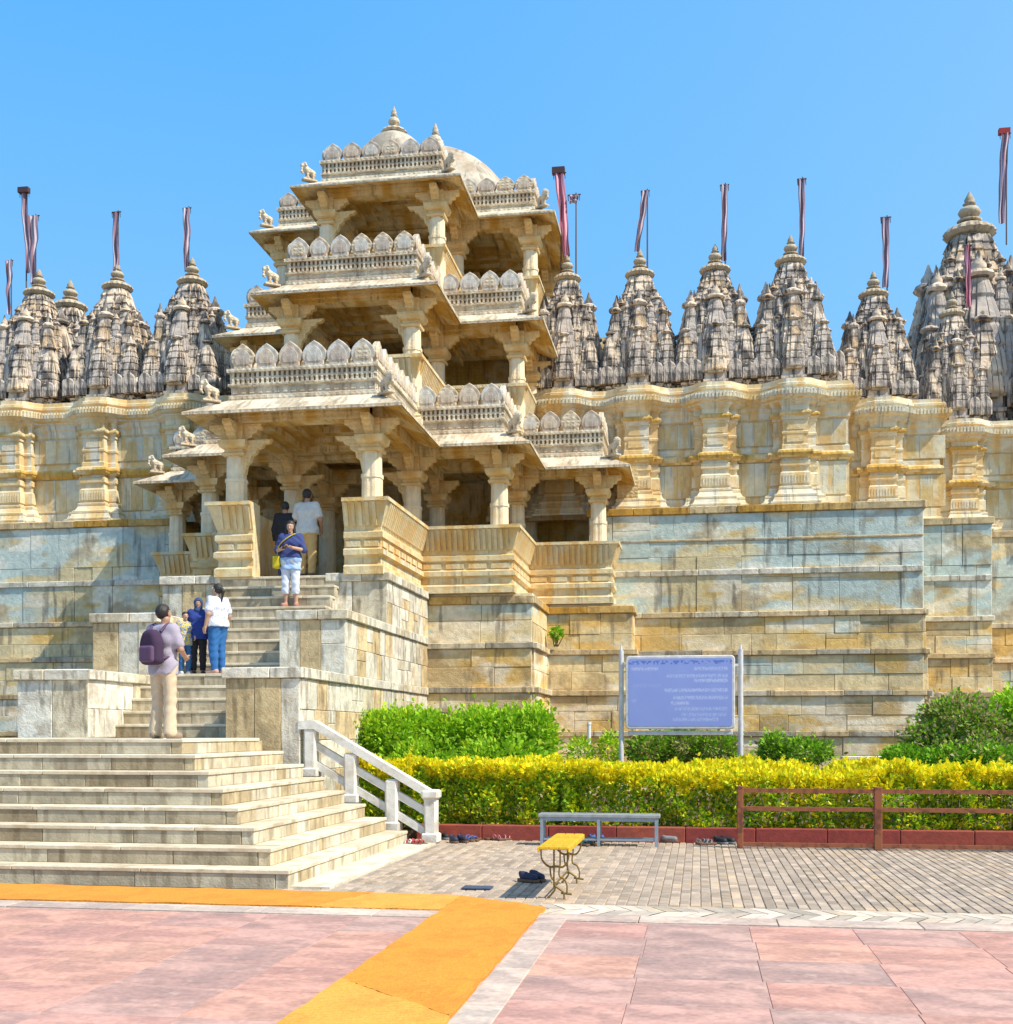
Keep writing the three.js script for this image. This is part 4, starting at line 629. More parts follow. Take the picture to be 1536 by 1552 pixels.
// crest: plain course, pierced band, merlons
const merlonMats = [M.white, mat([0.98, 0.90, 0.82], { map: T.white, bump: 0.01 }), mat([0.98, 1.02, 1.06], { map: T.white, bump: 0.01 }), mat([0.85, 0.80, 0.78], { map: T.white, bump: 0.01 })];
function crest(path, y, seed, hBase = 0.34, size = 1) {
  const r = rng(seed), o = 0.08;
  const c = part(porch, 'crest', mould(path, [[o + 0.04, y - 0.25], [o + 0.04, y + 0.05], [o, y + 0.07], [o, y + hBase - 0.06], [o + 0.05, y + hBase - 0.04], [o + 0.05, y + hBase], [o - 0.05, y + hBase], [o - 0.05, y + hBase + 0.22], [o + 0.07, y + hBase + 0.22], [o + 0.07, y + hBase + 0.29], [o - 0.16, y + hBase + 0.29], [o - 0.16, y - 0.25]]), M.white);
  const bars = new G(), off = offsets(path, false), frieze = new G();
  for (let i = 0; i < path.length - 1; i++) {
    const n = normal2(path[i], path[i + 1]), a = path[i].map((q, k) => q + off[i][k] * o), b = path[i + 1].map((q, k) => q + off[i + 1][k] * o), L = Math.hypot(b[0] - a[0], b[1] - a[1]), u = [(b[0] - a[0]) / L, (b[1] - a[1]) / L];
    const P = (s, d, yy) => [a[0] + u[0] * s + n[0] * d, yy, a[1] + u[1] * s + n[1] * d];
    const m = Math.round(L / 0.1); for (let k = 0; k < m; k++) { const s = (k + 0.5) / m * L - 0.024; bars.obox(P(s, -0.06, y + hBase), [u[0] * 0.048, 0, u[1] * 0.048], [0, 0.225, 0], [n[0] * 0.095, 0, n[1] * 0.095]); }
    bars.obox(P(0, -0.06, y + hBase + 0.09), [u[0] * L, 0, u[1] * L], [0, 0.04, 0], [n[0] * 0.085, 0, n[1] * 0.085]);
    const f = Math.round(L / 0.17); for (let k = 0; k < f; k++) { const s = (k + 0.5) / f * L; frieze.obox(P(s - 0.045, -0.01, y + 0.1), [u[0] * 0.09, 0, u[1] * 0.09], [0, hBase - 0.2, 0], [n[0] * 0.025, 0, n[1] * 0.025]); }
    const cnt = Math.max(1, Math.round(L / 0.48)), ry = Math.atan2(n[0], n[1]);
    for (let k = 0; k < cnt; k++) { const s = (k + 0.5) / cnt * L, q = P(s, -0.03, 0), ms = pick(r, merlonMats); const e = put(c, 'merlon', merlonGeo, ms, q[0] - porch.position.x, y + hBase + 0.28, q[2] - porch.position.z, ry, [Math.min(1.08, L / cnt / 0.47) * (0.96 + 0.06 * r()), size * (0.98 + 0.06 * r()), 1]); e.rotation.z = (r() - 0.5) * 0.03;
      const p2 = P(s, 0.03, 0); put(c, 'merlon_panel', merlonRim, pick(r, merlonMats), p2[0] - porch.position.x, y + hBase + 0.28, p2[2] - porch.position.z, ry, [1, size, 1]); }
  }
  stuff(part(c, 'pierced_band', bars, M.white)); stuff(part(c, 'frieze', frieze, M.white));
}
// seat-back parapet: moulded body, flared ribbed back
function seatback(path, y, h = 1.44, m = M.seat) {
  const k = h / 1.44, q = (a) => a.map(([o, yy]) => [o, y + yy * k]);
  const body = q([[0.09, 0], [0.09, 0.15], [0.03, 0.20], [0.03, 0.33], [0.10, 0.37], [0.10, 0.47], [0.03, 0.51], [0.03, 0.66], [0.08, 0.70], [0.08, 0.80], [0.04, 0.84], [0.04, 0.90], [0.19, 1.36], [0.23, 1.37], [0.23, 1.44], [-0.32, 1.44], [-0.32, 0]]);
  const p = part(porch, 'seat_back', mould(path, body, { solid: true }), m), g = new G(), off = offsets(path, false);
  for (let i = 0; i < path.length - 1; i++) {
    const n = normal2(path[i], path[i + 1]), at = (j, o) => path[j].map((v, e) => v + off[j][e] * o), L = Math.hypot(path[i + 1][0] - path[i][0], path[i + 1][1] - path[i][1]), cnt = Math.round(L / 0.125);
    for (let c = 0; c < cnt; c++) { const f0 = (c + 0.25) / cnt, f1 = (c + 0.75) / cnt, E = (f, o, yy) => [lerp(path[i][0], path[i + 1][0], f) + n[0] * o, yy, lerp(path[i][1], path[i + 1][1], f) + n[1] * o];
      const uu = [(path[i + 1][0] - path[i][0]) / L, (path[i + 1][1] - path[i][1]) / L]; const y0 = y + 0.92 * k, y1 = y + 1.35 * k, A = E(f0, 0.05, y0), B = E(f1, 0.05, y0), D = E(f1, 0.19, y1), F = E(f0, 0.19, y1), A2 = E(f0, 0.085, y0), B2 = E(f1, 0.085, y0), D2 = E(f1, 0.215, y1), F2 = E(f0, 0.215, y1);
      g.quad(A2, B2, D2, F2).quad(A, A2, F2, F).quad(B2, B, D, D2).quad(A, B, B2, A2).quad(F2, D2, D, F); }
    // upright blocks in the middle band
    const cb = Math.max(2, Math.round(L / 0.5)); for (let c = 0; c < cb; c++) { const a = at(i, 0.03), b = at(i + 1, 0.03), f0 = (c + 0.1) / cb, f1 = (c + 0.9) / cb; const s = [lerp(a[0], b[0], f0), y + 0.53 * k, lerp(a[1], b[1], f0)], e = [lerp(a[0], b[0], f1) - s[0], 0, lerp(a[1], b[1], f1) - s[2]]; g.obox(s, e, [0, 0.11 * k, 0], [n[0] * 0.03, 0, n[1] * 0.03]); }
  }
  stuff(part(p, 'ribbing', g, m));
}
function beams(segs, y0, y1, w = 0.17) { for (const [x0, D0, x1, D1] of segs) for (const s of x0 === -x1 && D0 === D1 ? [1] : [1, -1]) { const xa = wx(Math.min(s * x0, s * x1)), xb = wx(Math.max(s * x0, s * x1)); part(porch, 'beam', D0 === D1 ? new G().box(xa, xb, y0, y1, -D0 - w, -D0 + w).box(xa, xb, y0 + 0.1, y1 - 0.06, -D0 - w - 0.03, -D0 + w + 0.03) : new G().box(xa - w - 0.004, xb + w + 0.004, y0 + 0.003, y1 - 0.003, -D1, -D0), M.gold); } }
function coffer(x0, x1, Da, Db, y0, y1, n = 3) { const g = new G(); for (let k = 0; k < n; k++) { const i0 = k * 0.28, i1 = i0 + 0.3, ya = lerp(y0, y1, k / n), X0 = wx(x0) + i0, X1 = wx(x1) - i0, Z1 = -Da - i0, Z0 = -Db + i0; g.box(X0, X1, ya, y1, Z1 - 0.3, Z1).box(X0, X1, ya, y1, Z0, Z0 + 0.3).box(X0, X0 + 0.3, ya + 0.002, y1, Z0 + 0.3, Z1 - 0.3).box(X1 - 0.3, X1, ya + 0.002, y1, Z0 + 0.3, Z1 - 0.3); } part(porch, 'coffered_ceiling', g, M.gold); }

// corner beast, rearing on a small plinth (one form, placed on every eave corner)
const beastGeo = (() => {
  const b = [[[0, 0.02, -0.14], [0, 0.02, 0.16], 0.05, 0.05], [[-0.05, 0.04, -0.1], [-0.06, 0.2, -0.08], 0.045, 0.06], [[0.05, 0.04, -0.1], [0.06, 0.2, -0.08], 0.045, 0.06], [[-0.05, 0.04, 0.1], [-0.05, 0.26, 0.1], 0.04, 0.06], [[0.05, 0.04, 0.1], [0.05, 0.26, 0.1], 0.04, 0.06],
    [[0, 0.24, -0.1], [0, 0.30, 0.1], 0.10, 0.115], [[0, 0.32, 0.12], [0, 0.46, 0.2], 0.09, 0.075], [[0, 0.46, 0.2], [0, 0.44, 0.27], 0.085, 0.06], [[0, 0.42, 0.28], [0, 0.22, 0.30], 0.045, 0.03], [[0, 0.22, 0.30], [0, 0.16, 0.24], 0.03, 0.025], [[-0.07, 0.5, 0.19], [-0.12, 0.42, 0.16], 0.035, 0.02], [[0.07, 0.5, 0.19], [0.12, 0.42, 0.16], 0.035, 0.02], [[0, 0.3, -0.16], [0, 0.12, -0.2], 0.025, 0.015]];
  const g = skin(bones(b, 0.05), [-0.2, -0.06, -0.26], [0.2, 0.6, 0.38], 0.022); return joined([g, boxUV(chamfer(0.24, 0.06, 0.5, 0.01).translate(0, -0.03, 0.02))]);
})();
function beasts(list, y) { for (const [x, D] of list) for (const s of [-1, 1]) put(porch, 'corner_beast', beastGeo, M.white, wx(s * x) - porch.position.x, y, -D - porch.position.z, s * 0.9, 0.7); }

// ---- storey 1
const Y1 = 7.6, Y2 = 11.05, Y3 = 14.5;
const p1 = outline(O1), p2 = outline(O2), p3 = outline(O3);
{
  const c = columnParts(7.56 - FLOOR);
  part(porch, 'floor', new G().box(wx(-2.75), wx(1.7), FLOOR - 0.4, FLOOR, -25.6, -21.96).box(wx(-4.0), wx(4.0), FLOOR - 0.06, FLOOR - 0.004, -31, -25.32).box(wx(-6.0), wx(6.0), FLOOR - 0.07, FLOOR - 0.008, -31, -27.72), M.marble);
  column(c, -hA, DA, FLOOR, [0]); column(c, hA, DA, FLOOR, [Math.PI]);
  for (const s of [-1, 1]) { for (const [x, D] of [[hA, DB], [hB, DB], [hB, DC], [hC, DC], [hA, DC], [hC - 0.1, DE - 0.1], [hB, DE]]) column(c, s * x, D, FLOOR, x === hA && D === DB ? [s > 0 ? Math.PI : 0] : []);
    const R = [[0.9, DA - 0.28], [hA + 0.22, DA - 0.28], [hA + 0.22, DB - 0.2], [hB + 0.28, DB - 0.2], [hB + 0.28, DC - 0.2], [hC + 0.28, DC - 0.2], [hC + 0.28, 29.2]].map(([x, D]) => [wx(s * x), -D]);
    seatback(s > 0 ? R : R.reverse(), FLOOR, 1.42);
  }
  beams([[hA, DA, -hA, DA], [hA, DA, hA, DC], [hA, DB, hB, DB], [hB, DB, hB, DE], [hB, DC, hC, DC], [hC, DC, hC, DE], [hA, DC, -hA, DC], [hA, DB, -hA, DB]], 7.56, 7.9);
  part(porch, 'ceiling', slabOf(p1, -0.1, 8.06, 8.24), M.gold);
  coffer(-hA + 0.17, hA - 0.17, DA + 0.17, DB - 0.17, 7.66, 8.06); for (const s of [-1, 1]) coffer(s > 0 ? hA + 0.17 : -hB + 0.17, s > 0 ? hB - 0.17 : -hA - 0.17, DB + 0.17, DC - 0.17, 7.72, 8.06, 2);
  eave(p1, Y1, 0.78, 0.30); crest(p1, 8.06, 101, 0.28, 0.94);
  beasts([[hA + 0.36, DA - 0.36], [hB + 0.36, DB - 0.36], [hC + 0.36, DC - 0.36]], Y1 + 0.38);
  // rear wall with a doorway into the dark hall
  const g = new G(), zf = -DE - 0.35, zb = -DE - 0.75; const open = [[-0.75, 0.75]]; let x = -6; for (const [a, b] of open) { g.box(wx(x), wx(a), FLOOR - 0.1, 8.06, zb, zf).box(wx(a), wx(b), 6.9, 8.06, zb, zf); x = b; } g.box(wx(x), wx(6), FLOOR - 0.1, 8.06, zb, zf);
  part(porch, 'rear_wall', g, M.gold);
  part(porch, 'hall', new G().box(wx(-6), wx(6), FLOOR - 0.1, FLOOR, -36, zb).box(wx(-6), wx(6), 8.0, 8.2, -36, zb).box(wx(-6), wx(6), FLOOR, 8.0, -36.2, -36).box(wx(-6.2), wx(-6), FLOOR, 8.0, -36, zb).box(wx(6), wx(6.2), FLOOR, 8.0, -36, zb), M.gold);
  for (const [a, b] of open) part(porch, 'door_frame', new G().box(wx(a) - 0.14, wx(a), FLOOR, 6.9, zf - 0.1, zf + 0.09).box(wx(b), wx(b) + 0.14, FLOOR, 6.9, zf - 0.1, zf + 0.09).box(wx(a) - 0.2, wx(b) + 0.2, 6.9, 7.1, zf - 0.1, zf + 0.11), M.marble);
  part(porch, 'side_wall', new G().box(wx(-6.05), wx(-5.55), FLOOR, 8.06, -30.6, -29.2).box(wx(5.55), wx(6.05), FLOOR, 8.06, -30.6, -29.2), M.gold);
}
{ // ---- storey 2
  const F2 = 8.24, c = columnParts(11.0 - F2);
  column(c, -hA, DB, F2, [0]); column(c, hA, DB, F2, [Math.PI]);
  for (const s of [-1, 1]) { for (const [x, D] of [[hA, DC], [hB, DC], [hB, DE]]) column(c, s * x, D, F2, []); }
  const sp = outline([[hA + 0.06, DB - 0.12], [hA + 0.06, DC - 0.12], [hB + 0.06, DC - 0.12], [hB + 0.06, 31]]); seatback(sp, F2, 1.5);
  beams([[hA, DB, -hA, DB], [hA, DB, hA, DE], [hA, DC, hB, DC], [hB, DC, hB, DE], [hA, DC, -hA, DC]], 11.0, 11.33);
  part(porch, 'ceiling', slabOf(p2, -0.1, 11.5, 11.68), M.gold);
  coffer(-hA + 0.17, hA - 0.17, DB + 0.17, DC - 0.17, 11.1, 11.5); for (const s of [-1, 1]) coffer(s > 0 ? hA + 0.17 : -hB + 0.17, s > 0 ? hB - 0.17 : -hA - 0.17, DC + 0.17, DE, 11.14, 11.5, 2);
  eave(p2, Y2, 0.72, 0.28); crest(p2, 11.5, 102, 0.24, 0.92); beasts([[hA + 0.34, DB - 0.34], [hB + 0.34, DC - 0.34]], Y2 + 0.36);
  const g = new G(), zf = -DE - 0.8; g.box(wx(-3.3), wx(-0.8), F2, 11.5, zf - 0.4, zf).box(wx(0.8), wx(3.3), F2, 11.5, zf - 0.4, zf).box(wx(-0.8), wx(0.8), 10.4, 11.5, zf - 0.4, zf);
  part(porch, 'rear_wall', g, M.gold); part(porch, 'hall', new G().box(wx(-3.3), wx(3.3), F2, 11.5, -34.6, -34.4).box(wx(-3.4), wx(-3.2), F2, 11.5, -34.4, zf - 0.4).box(wx(3.2), wx(3.4), F2, 11.5, -34.4, zf - 0.4).box(wx(-3.3), wx(3.3), F2 - 0.2, F2 - 0.01, -34.4, zf), M.gold);
}
{ // ---- storey 3 and roof
  const F3 = 11.68, c = columnParts(14.45 - F3);
  column(c, -hA, DC, F3, [0]); column(c, hA, DC, F3, [Math.PI]);
  for (const s of [-1, 1]) for (const [x, D] of [[hA, DE], [hB, DE], [hB, 33.4], [hA, 33.4]]) column(c, s * x, D, F3, []);
  seatback(outline([[hA + 0.04, DC - 0.12], [hA + 0.04, DE - 0.12], [hB + 0.04, DE - 0.12], [hB + 0.04, 33.6]]), F3, 1.42);
  beams([[hA, DC, -hA, DC], [hA, DC, hA, DE], [hA, DE, hB, DE], [hB, DE, hB, 33.4], [hA, DE, -hA, DE]], 14.45, 14.78);
  part(porch, 'ceiling', slabOf(p3, -0.1, 14.95, 15.12), M.gold);
  coffer(-hA + 0.17, hA - 0.17, DC + 0.17, DE - 0.17, 14.55, 14.95); coffer(-hB + 0.3, hB - 0.3, DE + 0.17, 33.3, 14.6, 14.95);
  eave(p3, Y3, 0.70, 0.26); crest(p3, 14.9, 103, 0.18, 0.8); beasts([[hA + 0.33, DC - 0.33], [hB + 0.33, DE - 0.33]], Y3 + 0.34);
  part(porch, 'rear_wall', new G().box(wx(-3.3), wx(3.3), F3, 14.95, -34.2, -33.9), M.gold);
  const dome = (x, D, rx, y0, ry, fs) => { const pr = []; for (let i = 0; i <= 18; i++) { const a = i / 18 * Math.PI / 2; pr.push([rx * Math.cos(a), y0 + ry * Math.sin(a)]); } pr.unshift([rx * 1.08, y0 - 0.3], [rx * 1.08, y0 - 0.1], [rx, y0 - 0.05]); const d = part(porch, 'dome', lathe(pr, 40).translate(wx(x), 0, -D), M.dome);
    put(d, 'lotus', boxUV(amalakaGeo(0.42, 0.2, 14)), M.white, wx(x) - porch.position.x, y0 + ry + 0.02, -D - porch.position.z, 0, fs); put(d, 'finial', finialGeo, M.white, wx(x) - porch.position.x, y0 + ry + 0.12 * fs, -D - porch.position.z, 0, fs * 1.0); };
  dome(0, 29.05, 1.0, 15.2, 1.34, 0.8); dome(0, 33.8, 2.55, 15.5, 2.8, 1.05);
}
// ---------------------------------------------------------------- things in front of the temple
{ // white stair railing
  const t = thing('stair_railing', 'white painted stone stair railing with sloping handrails beside the hedge', 'railing', [-5, 0, -16.9]), D = 16.98, m = mat([0.74, 0.74, 0.76], { map: T.tread, bump: 0.006 });
  const P = [[-5.65, 0.94], [-5.04, 0.56], [-4.42, 0.16], [-3.84, 0.0]], tops = [1.66, 1.30, 0.92, 0.66];
  const rl = (x0, y0, x1, y1, h, d) => new G().obox([x0, y0 - h / 2, -D - d / 2], [x1 - x0, y1 - y0, 0], [0, h, 0], [0, 0, d]);
  P.forEach(([x, yb], i) => { const p = part(t, 'post', boxUV(chamfer(0.19, tops[i] - yb, 0.19, 0.03).translate(x, (tops[i] + yb) / 2, -D)), m); part(p, 'post_foot', boxUV(chamfer(0.25, 0.14, 0.25, 0.02).translate(x, yb + 0.07, -D)), m); if (i === 3) part(p, 'post_cap', boxUV(chamfer(0.26, 0.14, 0.26, 0.04).translate(x, tops[i] + 0.04, -D)), m); });
  part(t, 'top_rail', rl(-5.58, 1.71, -3.84, 0.70, 0.13, 0.21), m); part(t, 'top_rail', rl(-5.82, 1.71, -5.58, 1.71, 0.13, 0.212), m);
  part(t, 'middle_rail', rl(-5.6, 1.42, -3.86, 0.42, 0.12, 0.1), m); part(t, 'lower_rail', rl(-5.6, 1.14, -3.86, 0.12, 0.12, 0.1), m);
}
{ // blue notice board
  const D = 20.2, xl = xAt(942, D), xr = xAt(1123, D), t = thing('notice_board', 'blue notice board with lines of pale writing on two white posts', 'sign', [(xl + xr) / 2, 0, -D]);
  const wh = mat([0.72, 0.70, 0.72], { rough: 0.5, map: T.dust });
  for (const x of [xl, xr]) { const p = part(t, 'post', boxUV(rod([x, 0, -D], [x, yAt(942, 986, D), -D], 0.042, 0.042, 12)), wh); part(p, 'post_cap', boxUV(rod([x, yAt(942, 986, D), -D], [x, yAt(942, 978, D), -D], 0.02, 0.012, 8)), wh); }
  const bx0 = xAt(950, D), bx1 = xAt(1113, D), y0 = yAt(1030, 1104, D), y1 = yAt(1030, 995, D), w = bx1 - bx0, h = y1 - y0;
  const rr = (w2, h2, r) => { const s = new THREE.Shape(), a = w2 / 2, b = h2 / 2; s.moveTo(-a + r, -b); s.lineTo(a - r, -b); s.quadraticCurveTo(a, -b, a, -b + r); s.lineTo(a, b - r); s.quadraticCurveTo(a, b, a - r, b); s.lineTo(-a + r, b); s.quadraticCurveTo(-a, b, -a, b - r); s.lineTo(-a, -b + r); s.quadraticCurveTo(-a, -b, -a + r, -b); return s; };
  const fr = part(t, 'frame', extrude(rr(w, h, 0.07), 0.05, 0.012).translate((bx0 + bx1) / 2, (y0 + y1) / 2, -D + 0.06), wh);
  const W = 1024, H = 640, r = rng(41), d = new Uint8Array(W * H * 4); // rows of writing too faint to read: strokes of pale paint
  const rows = [[0.06, 0.10, 0.96, 0.95, 0], [0.155, 0.02, 0.30, 0.55, 0], [0.155, 0.62, 0.97, 0.55, 0], [0.26, 0.36, 0.97, 0.5, 0], [0.33, 0.62, 0.97, 0.62, 0], [0.47, 0.34, 0.97, 0.6, 0], [0.58, 0.42, 0.97, 0.55, 0], [0.66, 0.40, 0.60, 0.6, 0], [0.745, 0.44, 0.97, 0.5, 0], [0.83, 0.50, 0.96, 0.42, 0], [0.90, 0.42, 0.88, 0.5, 0], [0.40, 0.03, 0.33, 0.2, 0], [0.62, 0.02, 0.09, 0.35, 0]];
  for (let j = 0; j < H; j++) for (let i = 0; i < W; i++) { const u = i / W, v = 1 - j / H; let k = 0.12 * fbm(u, v, 6, 4, 3, 83);
    for (const [vy, u0, u1, s] of rows) { const dv = Math.abs(v - vy) / 0.030; if (dv < 1 && u > u0 && u < u1 && vy > 0.1) k = Math.max(k, s * (0.35 + 0.65 * sstep(0.34, 0.6, vn(u * 160, v * 60, 160, 60, 5))) * (1 - dv * dv * 0.6) * sstep(0, 0.02, Math.min(u - u0, u1 - u))); }
    const dk = Math.abs(v - 0.06) < 0.028 ? 0.35 * sstep(0.4, 0.6, vn(u * 60, v * 40, 60, 40, 9)) : 0; const o = (j * W + i) * 4, c = mix3([132, 148, 212], [204, 210, 238], clamp(k * 1.0)); d[o] = c[0] * (1 - dk); d[o + 1] = c[1] * (1 - dk * 0.7); d[o + 2] = c[2] * (1 - dk * 0.3); d[o + 3] = 255; }
  const tx = new THREE.DataTexture(d, W, H); tx.colorSpace = THREE.SRGBColorSpace; tx.magFilter = THREE.LinearFilter; tx.needsUpdate = true;
  const pg = new THREE.ShapeGeometry(rr(w - 0.07, h - 0.07, 0.05)), pp = pg.attributes.position, uv = pg.attributes.uv; for (let i = 0; i < pp.count; i++) uv.setXY(i, pp.getX(i) / (w - 0.07) + 0.5, pp.getY(i) / (h - 0.07) + 0.5);
  part(fr, 'panel', pg.translate((bx0 + bx1) / 2, (y0 + y1) / 2, -D + 0.101), new THREE.MeshStandardMaterial({ map: tx, roughness: 0.45 }));
  for (const y of [y0 + 0.15, y1 - 0.15]) part(t, 'bracket', new G().box(xl, xr, y - 0.02, y + 0.02, -D + 0.0, -D + 0.03), wh);
  part(t, 'lower_strip', boxUV(chamfer(w * 0.97, 0.07, 0.04, 0.01).translate((bx0 + bx1) / 2, y0 - 0.075, -D + 0.05)), wh);
}
{ // rusty rail fence
  const D = 16.85, t = thing('rail_fence', 'rusty red brown pipe rail fence in front of the yellow hedge', 'fence', [6, 0, -D]), m = mat([1, 1, 1], { map: T.rust, rough: 0.8, metal: 0.2 });
  const xs = [xAt(1122, D), xAt(1331, D), xAt(1331, D) + (xAt(1331, D) - xAt(1122, D)), xAt(1331, D) + 2 * (xAt(1331, D) - xAt(1122, D))], H = yAt(1331, 1196, D);
  xs.forEach((x, i) => part(t, 'post', boxUV(chamfer(i === 0 ? 0.085 : 0.105, H + 0.03, 0.07, 0.008).translate(x, (H + 0.03) / 2, -D)), m));
  for (const y of [H - 0.03, H - 0.28, 0.055]) for (let i = 0; i < 3; i++) part(t, 'rail', new G().box(xs[i] + 0.03, xs[i + 1] - 0.03, y - 0.028, y + 0.028, -D - 0.024, -D + 0.024), m);
}
{ // grey bench by the kerb
  const D = 16.95, x0 = xAt(818, D), x1 = xAt(1001, D), H = yAt(910, 1233, D), t = thing('metal_bench', 'long grey metal bench standing against the red kerb', 'bench', [(x0 + x1) / 2, 0, -D]), m = mat([0.42, 0.44, 0.44], { rough: 0.5, metal: 0.4, map: T.dust }), lg = mat([0.36, 0.42, 0.50], { rough: 0.5, metal: 0.3, map: T.dust });
  part(t, 'seat', boxUV(chamfer(x1 - x0, 0.05, 0.34, 0.008).translate((x0 + x1) / 2, H - 0.025, -D)), m); part(t, 'seat_rim', new G().box(x0 + 0.02, x1 - 0.02, H - 0.10, H - 0.05, -D + 0.12, -D + 0.15), lg);
  for (const f of [0.03, 0.5, 0.97]) for (const z of [-0.14, 0.14]) part(t, 'leg', new G().box(lerp(x0, x1, f) - 0.02, lerp(x0, x1, f) + 0.02, 0, H - 0.05, -D + z - 0.02, -D + z + 0.02), lg);
  for (const z of [-0.14, 0.14]) part(t, 'foot_bar', new G().box(x0 + 0.08, x1 - 0.08, 0.08, 0.105, -D + z - 0.012, -D + z + 0.012), lg);
}
{ // yellow bench on scrolled iron legs, seen from its end
  const q = ground(842, 1362), t = thing('yellow_bench', 'bright yellow plank bench on scrolled wrought iron legs', 'bench', [q[0], 0, -q[1] - 0.62]), y = mat([0.74, 0.46, 0.015], { rough: 0.5, map: T.dust }), ir = mat([0.20, 0.13, 0.03], { rough: 0.55, metal: 0.4 });
  t.scale.x = 0.66; const H = 0.5; for (let k = 0; k < 3; k++) put(t, 'seat_plank', boxUV(chamfer(0.135, 0.032, 1.5, 0.008)), y, -0.145 + k * 0.145, H, 0.02);
  for (const x of [-0.19, 0.19]) put(t, 'seat_edge', boxUV(chamfer(0.03, 0.05, 1.5, 0.01)), y, x + Math.sign(x) * 0.03, H - 0.015, 0.02);
  for (const z of [0.62, -0.58]) { const l = []; l.push(tube([[-0.21, H - 0.03, z], [-0.20, H - 0.12, z], [-0.10, H - 0.19, z], [0.02, H - 0.19, z], [0.12, H - 0.19, z], [0.19, H - 0.12, z], [0.20, H - 0.03, z]], 0.011)); l.push(tube([[-0.08, H - 0.19, z], [-0.06, H - 0.29, z], [-0.02, H - 0.33, z], [0, H - 0.40, z], [-0.06, H - 0.46, z], [-0.12, 0.0, z]], 0.012)); l.push(tube([[0.06, H - 0.19, z], [0.06, H - 0.28, z], [0.13, H - 0.31, z], [0.17, H - 0.37, z], [0.17, H - 0.44, z]], 0.012)); l.push(tube([[0, H - 0.38, z], [0.07, H - 0.41, z], [0.12, 0.06, z], [0.13, 0.0, z]], 0.012)); l.push(rod([-0.02, H - 0.02, z], [-0.02, H - 0.4, z], 0.013), rod([0.07, H - 0.02, z], [0.07, H - 0.19, z], 0.011), rod([0.08, H - 0.445, z], [0.24, H - 0.455, z], 0.01)); mesh('leg_frame', joined(l), ir, t); }
  mesh('stretcher', rod([0, 0.14, -0.58], [0, 0.14, 0.62], 0.011), ir, t);
}
// shoes left by the kerb and under the bench
function shoeGeo(sandal) { const s = new THREE.Shape(); s.moveTo(-0.035, -0.12); s.bezierCurveTo(-0.05, -0.04, -0.05, 0.06, -0.035, 0.12); s.bezierCurveTo(-0.01, 0.15, 0.03, 0.15, 0.045, 0.11); s.bezierCurveTo(0.055, 0.04, 0.04, -0.06, 0.035, -0.12); s.bezierCurveTo(0.02, -0.145, -0.02, -0.145, -0.035, -0.12);
  const sole = new THREE.ExtrudeGeometry(s, { depth: 0.02, bevelEnabled: true, bevelSize: 0.004, bevelThickness: 0.004, bevelSegments: 1, curveSegments: 5 }); sole.rotateX(-Math.PI / 2); sole.rotateY(Math.PI); sole.translate(0, 0.004, 0);
  const upper = sandal ? joined([tube([[-0.047, 0.02, 0.04], [-0.02, 0.06, 0.06], [0.02, 0.06, 0.06], [0.048, 0.02, 0.04]], 0.011, 10, 6), tube([[-0.045, 0.02, -0.03], [-0.02, 0.065, -0.01], [0.02, 0.065, -0.01], [0.042, 0.02, -0.03]], 0.010, 10, 6), tube([[-0.036, 0.02, -0.1], [-0.025, 0.07, -0.12], [0.025, 0.07, -0.12], [0.036, 0.02, -0.1]], 0.008, 10, 6)])
    : skin((x, y, z) => { const d = smin(capsule(x, y, z, [0, 0.045, 0.08], [0, 0.06, -0.06], 0.042, 0.045), capsule(x, y, z, [0, 0.06, -0.06], [0, 0.085, -0.085], 0.045, 0.04), 0.03); return Math.max(d, 0.02 - y, -capsule(x, y, z, [0, 0.12, -0.03], [0, 0.12, -0.08], 0.035, 0.035)); }, [-0.07, 0.0, -0.16], [0.07, 0.15, 0.16], 0.009);
  return [boxUV(sole), upper]; }
